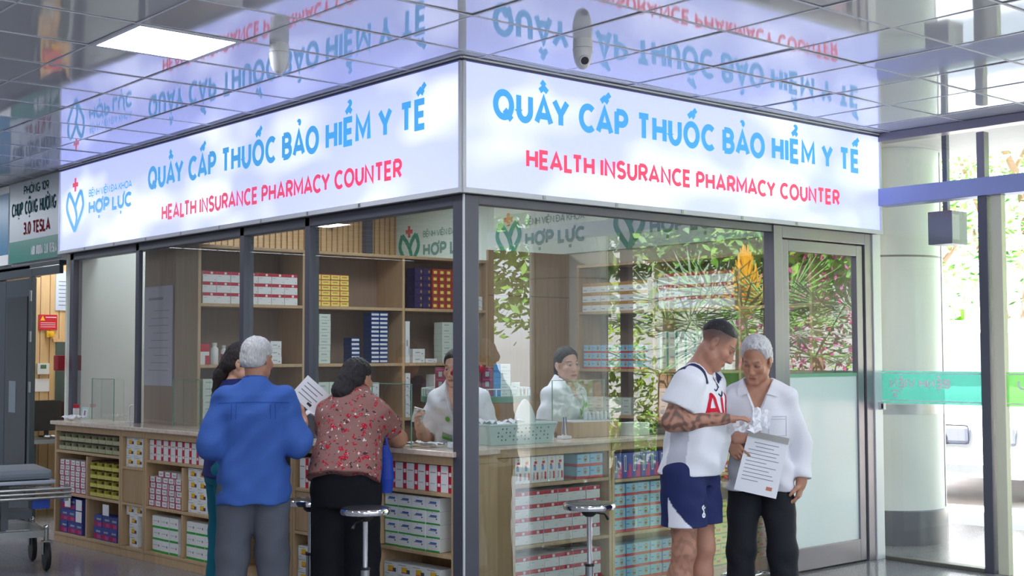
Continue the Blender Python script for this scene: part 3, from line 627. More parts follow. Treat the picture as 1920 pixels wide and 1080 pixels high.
for k, (a, z) in enumerate(((4.86, .30), (4.66, .285), (4.66, .19), (4.2, .285))):
    b = MB(); fbox(b, CF, a-.1, a, .006, .0095, z, z+.085, PAPER); o = b.build('paper_slip'); fixbm(o); tag(o, ['white paper slip highest before the far blue cartons', 'upper white paper slip near the far divider', 'lower white paper slip near the far divider', 'white paper slip under the yellow bins'][k], 'paper', 'paper slips on blue cartons')
fill(CF, 'pill_picture_carton', 3.56, 3.87, .691, 2, 3, 'above the far brown door', h=.073, start=.1)
fill(CF, 'pill_picture_carton', 3.56, 3.85, .083, 1, 3, 'below the far brown door', start=.45)
fill(CF, 'pill_picture_carton', 3.56, 3.85, .083+3*.0792, 2, 1, 'topmost below the far brown door', start=.05)
fill(CF, 'red_striped_carton', 2.46, 3.49, .761, 9, 1, 'upper bay of wide cabinet')
fill(CF, 'magenta_edged_carton', 2.998, 3.50, .416, 5, 5, 'middle of wide cabinet', jitter=.004); fill(CF, 'magenta_edged_carton', 2.998, 3.40, .416+5*.0442, 3, 1, 'topmost in wide cabinet', jitter=.004, start=.3)
fill(CF, 'pill_picture_carton', 2.46, 2.93, .416, 3, 4, 'middle of wide cabinet')
fill(CF, 'green_based_carton', 2.996, 3.44, .083, 3, 3, 'far bottom bay of wide cabinet'); fill(CF, 'green_based_carton', 2.46, 2.95, .083, 3, 3, 'near bottom bay of wide cabinet')
fill(CF, 'red_striped_carton', 1.2, 1.55, .691, 3, 1, 'between blue shirt and blouse', h=.19)
fill(CF, 'pill_picture_carton', 1.2, 1.565, .083, 2, 3, 'between blue shirt and blouse')
fill(CF, 'red_topped_carton', .72, 1.13, .083, 3, 3, 'beside the black trousers'); fill(CF, 'red_topped_carton', .72, 1.13, .416, 3, 3, 'upper bay beside black trousers')
fill(CF, 'red_striped_carton', .06, .67, .761, 6, 1, 'upper bay by corner post')
fill(CF, 'blue_lettered_carton', .165, .675, .416, 4, 4, 'bay by corner post', h=.076)
fill(CF, 'pill_picture_carton', .165, .68, .083, 4, 3, 'bottom bay by corner post')

# ------------------------------------------------------------------ counter behind the side glass
SF = Front((.42, .30, 0), (1, 0, 0), (0, -1, 0))
cabinet('window_counter_cabinet', SF, 0.0, 1.035, [(.212, .085, .925)], [(.224, 1.01, .76), (.224, 1.01, .395)], 'counter cabinet behind side glass with red edged cartons by corner post', .978, depth=.36, doors=[(.026, .20, .085, .925)])
cabinet('window_counter_cabinet', SF, 1.04, 1.97, [], [(1.066, 1.944, .74), (1.066, 1.944, .395)], 'counter cabinet behind side glass with sky blue ring cartons', .978, depth=.36)
cabinet('window_counter_cabinet', SF, 1.975, 2.85, [], [(2.0, 2.825, .72)], 'counter cabinet behind side glass with yellow green cartons', .978, depth=.36)
b = MB(); b.box((.41, .27, .979), (3.28, .70, 1.0), STONE, .005); tag(b.build('window_countertop'), 'stone worktop behind the side glass', 'worktop')
fill(SF, 'tall_white_carton', 0.230, 0.750, .761, 6, 1, 'behind side glass'); fill(SF, 'ring_printed_carton', 0.750, 1.010, .761, 2, 2, 'beside tall white cartons')
fill(SF, 'violet_striped_carton', 1.070, 1.940, .741, 10, 1, 'upper bay behind side glass')
fill(SF, 'red_topped_carton', 0.228, 1.000, .396, 6, 4, 'middle bay behind side glass'); fill(SF, 'red_topped_carton', 0.235, 1.000, .083, 6, 3, 'bottom bay behind side glass')
fill(SF, 'ring_printed_carton', 1.070, 1.940, .396, 7, 4, 'middle bay behind side glass'); fill(SF, 'ring_printed_carton', 1.070, 1.940, .083, 7, 3, 'bottom bay behind side glass')
fill(SF, 'yellow_green_carton', 2.010, 2.820, .083, 6, 6, 'behind the white shirted man'); fill(SF, 'red_striped_carton', 2.010, 2.820, .721, 6, 1, 'over the yellow green cartons')

# ------------------------------------------------------------------ tall shelves along the back
BF = Front((.19, 3.5, 0), (1, 0, 0), (0, -1, 0))
def shelf_unit(name, F, xs, zs, depth, label, z0=.06):
    r = empty(name, F.o); tag(r, label, 'shelf')
    def B(nm, bx, m=WOOD):
        b = MB(); fbox(b, F, *bx, m, .002); o = b.build(nm); fixbm(o); o.parent = r; o.matrix_parent_inverse = Matrix.Translation(-r.location)
    B('back_panel', (xs[0], xs[-1]+.025, depth-.012, depth, .0, zs[-1]), BACKP)
    for i, x in enumerate(xs): B('upright', (x, x+.025, 0, depth-.013, 0, zs[-1]-.026), WOOD)
    for i in range(len(xs)-1):
        for z in zs[:-1]: B('shelf_board', (xs[i]+.026, xs[i+1]-.001, 0, depth-.013, z-.025, z))
    B('top_board', (xs[0], xs[-1]+.025, 0, depth-.013, zs[-1]-.025, zs[-1]))
    return r
shelf_unit('medicine_shelf', BF, [0, .93, 1.93, 2.865], [.07, .55, 1.0, 1.47, 1.945, 2.40], .40, 'tall beech medicine shelf standing across the back of the pharmacy')
S1, S2, S3 = .03, .96, 1.96
fill(BF, 'red_topped_carton', S1+.02, .92, 1.946, 7, 3, 'on the back shelf', h=.082); fill(BF, 'yellow_red_carton', S2+.07, 1.9, 1.946, 4, 6, 'on the back shelf')
fill(BF, 'purple_carton', S3+.12, 2.4, 1.946, 2, 6, 'on the back shelf'); fill(BF, 'orange_carton', S3+.31, 2.8, 1.946, 5, 6, 'on the back shelf')
fill(BF, 'white_carton', S3+.82, 2.85, 1.946, 1, 2, 'at shelf end', w=.06)
fill(BF, 'pale_carton', S2+.03, 1.9, 1.471, 2, 8, 'on the back shelf, middle tier'); fill(BF, 'navy_carton', S2+.46, 1.9, 1.471, 1, 6, 'low stack on back shelf'); fill(BF, 'navy_carton', S2+.66, 1.9, 1.471, 2, 12, 'high stack on back shelf')
fill(BF, 'white_carton', S3+.10, 2.8, 1.471, 1, 2, 'small pile behind the pharmacist', w=.13); fill(BF, 'white_carton', S3+.24, 2.8, 1.471, 1, 1, 'single low box behind the pharmacist', w=.12, h=.035)
fill(BF, 'pale_carton', S3+.42, 2.85, 1.471, 3, 7, 'behind the corner post'); fill(BF, 'white_carton', S3+.02, 2.2, 1.471, 1, 1, 'standing tall at divider', w=.045, h=.36)
fill(BF, 'pale_carton', S1+.03, .9, 1.001, 3, 7, 'lower tier behind dark haired woman'); fill(BF, 'pale_carton', S2+.0, 1.9, 1.001, 3, 5, 'lower tier beside floral blouse', w=.12, h=.062); fill(BF, 'white_carton', S2+.5, 1.9, 1.001, 2, 5, 'lower tier beside floral blouse')
fill(BF, 'white_carton', S3+.02, 2.2, 1.001, 1, 5, 'slim stack at lower divider', w=.05, h=.075); fill(BF, 'white_carton', S3+.33, 2.7, 1.001, 1, 6, 'behind the pharmacist lower tier'); fill(BF, 'white_carton', S1+.45, .9, 1.001, 2, 3, 'lower tier behind grey haired man'); fill(BF, 'white_carton', S1+.62, .9, 1.471, 1, 3, 'beside the grey hair', w=.1)
def bottle(x, z, r, h, body, cap, label, y=.03):
    o = empty('medicine_bottle', BF.o+Vector((x, .06+y, z))); tag(o, label, 'bottle', 'bottles on the middle shelf')
    b = MB(); b.lathe([(r*.9, 0.0005), (r, .004), (r, h*.72), (r*.55, h*.82), (r*.5, h*.86)], body, n=16); b.lathe([(r*1.01, h*.2), (r*1.01, h*.55)], cR, n=16) if body is cW and r < .025 else None; b.build('body', o)
    b = MB(); b.lathe([(r*.62, h*.865), (r*.62, h), (r*.3, h)], cap, n=14); b.build('cap', o)
bottle(.19, 1.47, .03, .17, cW, cW, 'white bottle beside the red box on the back shelf'); bottle(.27, 1.47, .024, .15, cW, cPW, 'slim red labelled bottle second from the red box'); bottle(.34, 1.47, .032, .16, cPW, cW, 'pale bottle third from the red box'); bottle(.42, 1.47, .03, .18, cW, cW, 'tall pale bottle fourth from the red box')
b = MB(); b.box((0, 0, 0), (.075, .09, .16), cW, .002); b.box((-.0006, -.001, .1), (.0756, .0, .16), cR); b.box((.04, -.001, .0), (.0756, .0, .07), cR); tag(b.build('medicine_box', loc=BF.o+Vector((.05, .05, 1.4705))), 'red topped medicine box at the start of the middle shelf', 'carton')
# second shelf along the side wall
RF = Front((3.80, 3.08, 0), (0, -1, 0), (-1, 0, 0))
shelf_unit('side_shelf', RF, [0, .95, 1.90, 2.60], [.07, .55, 1.0, 1.41, 1.93, 2.36], .29, 'beech medicine shelf along the side wall behind the window counter')
fill(RF, 'orange_topped_carton', .05, .93, 1.931, 7, 3, 'on the side shelf'); fill(RF, 'red_topped_carton', 1.0, 1.88, 1.931, 7, 3, 'on the side shelf', h=.1)
fill(RF, 'ring_printed_carton', .06, .93, 1.411, 7, 3, 'on the side shelf', h=.07); fill(RF, 'teal_striped_carton', .99, 1.9, 1.411, 8, 2, 'on the side shelf')
fill(RF, 'pale_carton', .1, .93, 1.001, 5, 3, 'lower side shelf'); fill(RF, 'white_carton', 1.0, 1.88, 1.001, 5, 4, 'lower side shelf'); fill(RF, 'white_carton', .1, .93, .551, 5, 4, 'lowest side shelf')
# cabinet behind the tall shelf and the poster on it
b = MB(); b.box((.20, 3.915, 0), (.95, 4.46, 2.42), wood_mat('oak_cabinet', (176, 138, 104), (160, 122, 88)), .003); o = b.build('storage_cabinet'); tag(o, 'plain brown storage cabinet behind the tall back shelf', 'cabinet')
b = MB(); b.box((.190, 3.93, 1.30), (.196, 4.44, 2.10), mat('poster_lilac', (224, 216, 234), .4))  # pale lilac sheet with darker lines across it
for i in range(9): b.box((.1885, 4.0, 1.42+i*.06), (.19, 4.36-.05*(i % 3), 1.425+i*.06), mat('poster_print', (150, 146, 170), .5))
b.box((.1885, 4.1, 1.99), (.19, 4.36, 2.01), MATS['poster_print']); tag(b.build('notice_poster'), 'lilac notice sheet on the brown cabinet behind the glass', 'poster')
# ------------------------------------------------------------------ people: bodies and clothes as smooth-blended volumes, polygonised
class Field:
    def __init__(s, lo, hi, h):
        s.h = h; s.lo = np.array(lo, float)-2*h; s.n = np.ceil((np.array(hi)+2*h-s.lo)/h).astype(int)+1; s.D = np.full(s.n, 0.5, np.float32)
    def blk(s, lo, hi):
        i0 = np.maximum(0, np.floor((np.array(lo)-s.lo)/s.h).astype(int)); i1 = np.minimum(s.n, np.ceil((np.array(hi)-s.lo)/s.h).astype(int)+1)
        if np.any(i1 <= i0): return None, None
        sl = tuple(slice(a, b) for a, b in zip(i0, i1)); ax = [s.lo[k]+np.arange(i0[k], i1[k])*s.h for k in range(3)]
        return sl, (ax[0][:, None, None], ax[1][None, :, None], ax[2][None, None, :])
    def join(s, sl, d, k):
        a = s.D[sl]
        if k > 0:
            h = np.maximum(k-np.abs(a-d), 0)/k; s.D[sl] = np.minimum(a, d)-h*h*k*.25
        else: s.D[sl] = np.minimum(a, d)
    def cone(s, a, b, ra, rb, k=.02, cut=False, sub=False):
        a = np.array(a, float); b = np.array(b, float); m = max(ra, rb)+k+3*s.h
        sl, P = s.blk(np.minimum(a, b)-m, np.maximum(a, b)+m)
        if sl is None: return
        ab = b-a; L2 = max(1e-9, ab@ab); q = [P[i]-a[i] for i in range(3)]
        tt = (q[0]*ab[0]+q[1]*ab[1]+q[2]*ab[2])/L2; t = np.clip(tt, 0, 1)
        d = np.sqrt(sum((q[i]-t*ab[i])**2 for i in range(3)))-(ra+(rb-ra)*t)
        if cut: d = np.maximum(d, (tt-1)*math.sqrt(L2))
        if sub: s.D[sl] = np.maximum(s.D[sl], -d)
        else: s.join(sl, d, k)
    def ell(s, c, r, k=.02, Rm=None, sub=False):
        c = np.array(c, float); r = np.array(r, float); m = r.max()+k+3*s.h
        sl, P = s.blk(c-m, c+m)
        if sl is None: return
        q = [P[i]-c[i] for i in range(3)]
        if Rm is not None: q = [q[0]*Rm[0, i]+q[1]*Rm[1, i]+q[2]*Rm[2, i] for i in range(3)]
        k0 = np.sqrt(sum((q[i]/r[i])**2 for i in range(3))); k1 = np.sqrt(sum((q[i]/r[i]**2)**2 for i in range(3)))+1e-9
        d = k0*(k0-1)/k1
        if sub: # smooth subtraction
            a = s.D[sl]; h = np.maximum(k-np.abs(a+d), 0)/max(k, 1e-6); s.D[sl] = np.maximum(a, -d)+h*h*k*.25
        else: s.join(sl, d, k)
    def slab(s, secs, k=.03, up=None, cuttop=False):
        """stack of elliptical sections (z, rx, ry, yoff[, power]) -> torso-like volume, mapped by the inverse of 'up'"""
        zs = [q[0] for q in secs]; m = .34
        pts = np.array([up((0, 0, z)) if up else (0, 0, z) for z in zs]); lo = pts.min(0)-m; hi = pts.max(0)+m
        sl, P = s.blk(lo, hi)
        X, Y, Z = np.broadcast_arrays(*P)
        if up is not None: X, Y, Z = up.inv(X, Y, Z)
        rx = np.interp(Z, zs, [q[1] for q in secs]); ry = np.interp(Z, zs, [q[2] for q in secs]); yo = np.interp(Z, zs, [q[3] for q in secs])
        e = 2.4
        k0 = ((np.abs(X)/rx)**e+(np.abs(Y-yo)/ry)**e)**(1/e); d = (k0-1)*np.minimum(rx, ry)
        dz = np.maximum(zs[0]-Z, Z-zs[-1]); d = np.where(dz > 0, np.sqrt(np.maximum(d, 0)**2+dz**2)*np.sign(np.maximum(d, dz)), np.maximum(d, dz))
        s.join(sl, d.astype(np.float32), k)
    def carve(s, fn, lo, hi):
        sl, P = s.blk(lo, hi)
        if sl is not None: s.D[sl] = np.maximum(s.D[sl], fn(*P))
    def below(s, z): # remove everything under z
        s.carve(lambda X, Y, Z: z-Z+0*X+0*Y, s.lo, s.lo+s.n*s.h)
    def wrinkle(s, fn):
        sl, P = s.blk(s.lo, s.lo+s.n*s.h); s.D[sl] += fn(*P).astype(np.float32)
    def nets(s):
        D = s.D; S = D < 0; n = np.array(D.shape)
        c = np.zeros(n-1, np.int8)
        for i in (0, 1):
            for j in (0, 1):
                for k in (0, 1): c += S[i:n[0]-1+i, j:n[1]-1+j, k:n[2]-1+k]
        act = (c > 0) & (c < 8); I, J, K = np.nonzero(act); idx = np.full(n-1, -1, np.int64); idx[I, J, K] = np.arange(len(I))
        acc = np.zeros((len(I), 3)); cnt = np.zeros(len(I))
        cs = [(i, j, k) for i in (0, 1) for j in (0, 1) for k in (0, 1)]
        V = {q: D[I+q[0], J+q[1], K+q[2]] for q in cs}
        for a in cs:
            for ax in range(3):
                if a[ax]: continue
                b = list(a); b[ax] = 1; b = tuple(b); va, vb = V[a], V[b]; mk = (va < 0) != (vb < 0)
                t = va[mk]/(va[mk]-vb[mk]); p = np.tile(np.array(a, float), (mk.sum(), 1)); p[:, ax] += t; acc[mk] += p; cnt[mk] += 1
        v = (acc/cnt[:, None]+np.stack([I, J, K], 1))*s.h+s.lo
        quads = []
        for ax in range(3):
            u, w_ = (ax+1) % 3, (ax+2) % 3
            sa = [slice(None)]*3; sb = [slice(None)]*3; sa[ax] = slice(0, n[ax]-1); sb[ax] = slice(1, n[ax])
            ch = S[tuple(sa)] != S[tuple(sb)]; G = np.stack(np.nonzero(ch), 1)
            G = G[(G[:, u] >= 1) & (G[:, w_] >= 1) & (G[:, u] < n[u]-1) & (G[:, w_] < n[w_]-1)]
            if not len(G): continue
            def at(du, dw): g = G.copy(); g[:, u] -= du; g[:, w_] -= dw; return idx[g[:, 0], g[:, 1], g[:, 2]]
            q = np.stack([at(1, 1), at(0, 1), at(0, 0), at(1, 0)], 1); ins = S[G[:, 0], G[:, 1], G[:, 2]]
            q[~ins] = q[~ins][:, ::-1]; quads.append(q)
        q = np.concatenate(quads); return v, q[(q >= 0).all(1)]
def field_obj(name, F, m, parent, colfn=None, smooth=1):
    v, q = F.nets()
    for _ in range(smooth):  # light relaxing
        e = np.concatenate([q[:, [0, 1]], q[:, [1, 2]], q[:, [2, 3]], q[:, [3, 0]]]); acc = np.zeros_like(v); c = np.zeros(len(v))
        for a, b in ((0, 1), (1, 0)): np.add.at(acc, e[:, a], v[e[:, b]]); np.add.at(c, e[:, a], 1)
        v = v*.5+.5*acc/np.maximum(c, 1)[:, None]
    me = bpy.data.meshes.new(name); me.vertices.add(len(v)); me.vertices.foreach_set('co', v.astype(np.float32).ravel())
    me.loops.add(len(q)*4); me.loops.foreach_set('vertex_index', q.astype(np.int32).ravel()); me.polygons.add(len(q)); me.polygons.foreach_set('loop_start', np.arange(0, len(q)*4, 4, dtype=np.int32))
    me.polygons.foreach_set('use_smooth', np.ones(len(q), bool)); me.update(calc_edges=True); me.materials.append(m)
    if colfn is not None:
        c = colfn(v); at = me.color_attributes.new('Col', 'FLOAT_COLOR', 'POINT'); at.data.foreach_set('color', np.concatenate([c, np.ones((len(v), 1))], 1).astype(np.float32).ravel())
    o = bpy.data.objects.new(name, me); COL.objects.link(o); o.parent = parent; return o

class Up:
    """upper-body bend: lean about the hips, then twist about z"""
    def __init__(s, lean=0, twist=0, side=0, piv=(0, 0, .93), shift=(0, 0)):
        s.p = np.array(piv); l, t, b = R(lean), R(twist), R(side)
        Rx = np.array([[1, 0, 0], [0, math.cos(l), -math.sin(l)], [0, math.sin(l), math.cos(l)]]); Ry = np.array([[math.cos(b), 0, math.sin(b)], [0, 1, 0], [-math.sin(b), 0, math.cos(b)]]); Rz = np.array([[math.cos(t), -math.sin(t), 0], [math.sin(t), math.cos(t), 0], [0, 0, 1]])
        s.M = Rz @ Ry @ Rx
    def __call__(s, q): return s.M @ (np.array(q, float)-s.p)+s.p
    def inv(s, X, Y, Z):
        x, y, z = X-s.p[0], Y-s.p[1], Z-s.p[2]; M = s.M
        return (M[0, 0]*x+M[1, 0]*y+M[2, 0]*z+s.p[0], M[0, 1]*x+M[1, 1]*y+M[2, 1]*z+s.p[1], M[0, 2]*x+M[1, 2]*y+M[2, 2]*z+s.p[2])
def rotm(yaw, pitch, roll):
    """head rotation: yaw + = to own left, pitch + = looking down, roll"""
    M = Matrix.Rotation(R(yaw), 3, 'Z') @ Matrix.Rotation(R(pitch), 3, 'X') @ Matrix.Rotation(R(roll), 3, 'Y'); return np.array(M)
def unit(v): v = np.array(v, float); return v/np.linalg.norm(v)

def hand(F, w, d, n, t, curl=(20, 25, 30, 35), sz=1.0, thumb=(.6, .5)):
    """w wrist, d towards fingers, n palm normal, t towards the thumb"""
    w = np.array(w, float); d = unit(d); n = unit(np.array(n, float)-np.dot(n, d)*d); t0 = np.cross(d, n); t = t0 if np.dot(t0, t) > 0 else -t0
    kn = []
    for i in range(4):
        k = w+d*(.083-.004*abs(i-1))*sz+t*(.030-.0205*i)*sz; kn.append(k)
        F.cone(w+t*(.016-.011*i)*sz+d*.005, k, .0155*sz, .0125*sz, .014)
    F.cone(w-d*.03, w+d*.02, .027*sz, .024*sz, .02)
    for i in range(4):
        L = (.070, .078, .072, .056)[i]*sz; p = kn[i]; a = 0.0; sp = t*(.10-.07*i)
        for j, (f, r0, r1) in enumerate(((.46, .0098, .009), (.30, .009, .0083), (.24, .0083, .0072))):
            a += R(curl[i])*(.8 if j == 0 else 1.0); dd = unit(d*math.cos(a)+n*math.sin(a)+sp*(.6 if a < 1.2 else 0)); q = p+dd*L*f
            F.cone(p, q, r0*sz, r1*sz, .0035); p = q
    b = w+d*.022*sz+t*.022*sz; m1 = b+(t*.75+d*.55+n*.25)*.036*sz; m2 = m1+unit(t*thumb[0]+d*.85+n*thumb[1])*.032*sz; m3 = m2+unit(t*(thumb[0]-.35)+d*.9+n*thumb[1])*.026*sz
    F.cone(b, m1, .0165*sz, .0125*sz, .012); F.cone(m1, m2, .0115*sz, .0105*sz, .004); F.cone(m2, m3, .0105*sz, .0085*sz, .004)

def head(F, c, Rm, hs, old=False, female=False):
    T = lambda p: c+Rm @ (np.array(p, float)*hs)
    E_ = lambda p, r, k=.02: F.ell(T(p), np.array(r)*hs, k*hs, Rm)
    K_ = lambda a, b, ra, rb, k=.012: F.cone(T(a), T(b), ra*hs, rb*hs, k*hs)
    E_((0, .014, .045), (.074, .094, .082)); E_((0, -.022, -.022), (.063, .073, .082), .03); E_((0, -.036, -.078), (.046 if female else .053, .05, .04), .03)
    K_((-.012, -.078, -.104), (.012, -.078, -.104), .017, .017, .02)
    for sx in (-1, 1):
        E_((sx*.040, -.063, -.022), (.026, .024, .024), .02); K_((sx*.012, -.088, .029), (sx*.042, -.076, .028), .010 if not female else .007, .008, .014)
        F.ell(T((sx*.031, -.099, .006)), np.array((.018, .016, .012))*hs, .012*hs, Rm, sub=True); E_((sx*.031, -.079, .006), (.0135, .0125, .011), .003)
        K_((sx*.011, -.099, -.037), (sx*.013, -.093, -.036), .0085, .0085, .006)
        E_((sx*.081, .014, .002), (.011, .020, .032), .003); E_((sx*.078, .007, -.024), (.009, .011, .012), .004); F.ell(T((sx*.094, .010, .004)), np.array((.009, .010, .017))*hs, .006*hs, Rm, sub=True)
        K_((sx*.046, -.02, -.07), (sx*.05, .01, -.05), .022, .022, .03)
    K_((0, -.090, .016), (0, -.110, -.031), .0075, .0135, .012); K_((0, -.108, -.034), (0, -.098, -.04), .011, .008, .008)
    K_((-.019, -.091, -.064), (.019, -.091, -.064), .0068, .0068, .006); K_((-.015, -.089, -.075), (.015, -.089, -.075), .0078, .0078, .006)
    for q in ((-.02, -.092, -.069), (.02, -.092, -.069)): pass
    return T

def head_colors(v, c, Rm, hs, col, skin, lip, brow, stubble=None, hairc=None, glance=0.0, openm=False, closed=False):
    q = ((v-c) @ Rm)/hs; x, y, z = q[:, 0], q[:, 1], q[:, 2]; ax = np.abs(x); front = (y < -.045) & (np.abs(z) < .16) & (ax < .09)
    def blend(mask, cc): col[:] = col*(1-mask[:, None])+np.array(cc)[None]*mask[:, None]
    sm = lambda d: np.clip(1-d, 0, 1)
    blend(front*sm(((x/.028)**2+((z+.0695)/.011)**2)**2)*.85, lip)
    blend(front*(np.abs(z+.0692) < .0024)*(ax < .022)*.6, np.array(lip)*.3)
    if openm: blend(front*sm(((x/.018)**2+((z+.070)/.0065)**2)**3), (.05, .015, .015))
    zb = .0335-.10*np.maximum(0, ax-.038)+.0
    blend(front*sm(((ax-.034)/.020)**4+((z-zb)/.0052)**2)*.9, brow)
    ey = ((ax-.031)/.0150)**2+((z-.0055)/(.0045 if closed else .0066))**2
    if not closed:
        blend(front*sm(ey**2), (.75, .72, .70)); xi = x-np.sign(x)*.031-glance*.006
        blend(front*(ey < .95)*sm(((xi/.0072)**2+((z-.005)/.0075)**2)**3), (.02, .012, .01))
    lid = np.exp(-((z-.0115+25*(ax-.031)**2)/.0026)**2)*(np.abs(ax-.031) < .0165); blend(front*lid*.85, (.03, .02, .018))
    if closed: blend(front*np.exp(-((z-.002+12*(ax-.031)**2)/.0026)**2)*(np.abs(ax-.031) < .0165)*.8, (.05, .03, .028))
    blend(front*sm(((ax-.012)/.006)**2+((z+.0425)/.0035)**2)*(y < -.09)*.5, np.array(skin)*.35)
    blend(front*sm(((ax-.045)/.03)**2+((z+.03)/.03)**2)*.16, (.55, .16, .12))
    if stubble is not None:
        zl = np.interp(y, [-.1, -.06, -.035, 0, .04, .12], [.088, .060, .005, -.01, -.035, -.055]); m = (np.clip((z-zl)/.075, 0, 1)**.8)*(z < .2)*(np.abs(x) < .1)*(np.abs(y) < .14)
        blend(m*stubble, hairc)

HAIRLINE = {'short': ([-.12, -.085, -.062, -.045, -.03, 0, .03, .06, .13], [.112, .106, .090, .058, .010, .004, -.045, -.062, -.070]),
            'buzz': ([-.12, -.08, -.03, .03, .07, .10, .13], [.080, .072, .062, .055, .035, .0, -.02]),
            'back': ([-.12, -.078, -.05, -.03, 0, .03, .06, .13], [.086, .080, .05, .010, .004, -.03, -.075, -.09]),
            'fringe': ([-.13, -.09, -.06, -.045, -.02, 0, .04, .06, .13], [.045, .046, .040, .0, -.055, -.05, -.06, -.085, -.1])}
def hair(parent, c, Rm, hs, style, colr, thick=.010, extra=(), noise=.003, h=.006, name='hair', top=0.0):
    lo = np.array(c)-.2; hi = np.array(c)+.2
    for e in extra: lo = np.minimum(lo, np.minimum(e[0], e[1])-.1); hi = np.maximum(hi, np.maximum(e[0], e[1])+.1)
    F = Field(lo, hi, h); T = lambda p: c+Rm @ (np.array(p, float)*hs)
    F.ell(T((0, .016, .048+top)), np.array((.076+thick, .096+thick, .083+thick+top))*hs, 0, Rm)
    if style in ('short', 'back', 'fringe'): F.ell(T((0, .045, -.01)), np.array((.070+thick, .066+thick, .075))*hs, .02, Rm)
    ys, zs = HAIRLINE[style]
    def cut(X, Y, Z):
        X, Y, Z = np.broadcast_arrays(X-c[0], Y-c[1], Z-c[2]); q = [X*Rm[0, i]+Y*Rm[1, i]+Z*Rm[2, i] for i in range(3)]
        zl = np.interp(q[1]/hs, ys, zs)*hs; return (zl-q[2])*.7
    F.carve(cut, np.array(c)-.2, np.array(c)+.2)
    def tuck(X, Y, Z):
        X, Y, Z = np.broadcast_arrays(X-c[0], Y-c[1], Z-c[2]); q = [X*Rm[0, i]+Y*Rm[1, i]+Z*Rm[2, i] for i in range(3)]
        return (thick*.8+.005)*np.clip(1-(q[2]/hs-np.interp(q[1]/hs, ys, zs))/.040, 0, 1)**1.5
    F.wrinkle(tuck)
    for e in extra: F.cone(e[0], e[1], e[2], e[3], .025)
    F.wrinkle(lambda X, Y, Z: noise*(np.sin(X*170+3*np.sin(Z*60))*np.sin(Y*150+Z*40)+.6*np.sin(Z*210+X*90)*np.sin(Y*260)))
    m = mat('hair_'+'_'.join(str(k) for k in colr), colr, .6, var=.25, scale=40, stretch=(3, 3, .6), bump=.6, bscale=70)
    return field_obj(name, F, m, parent)

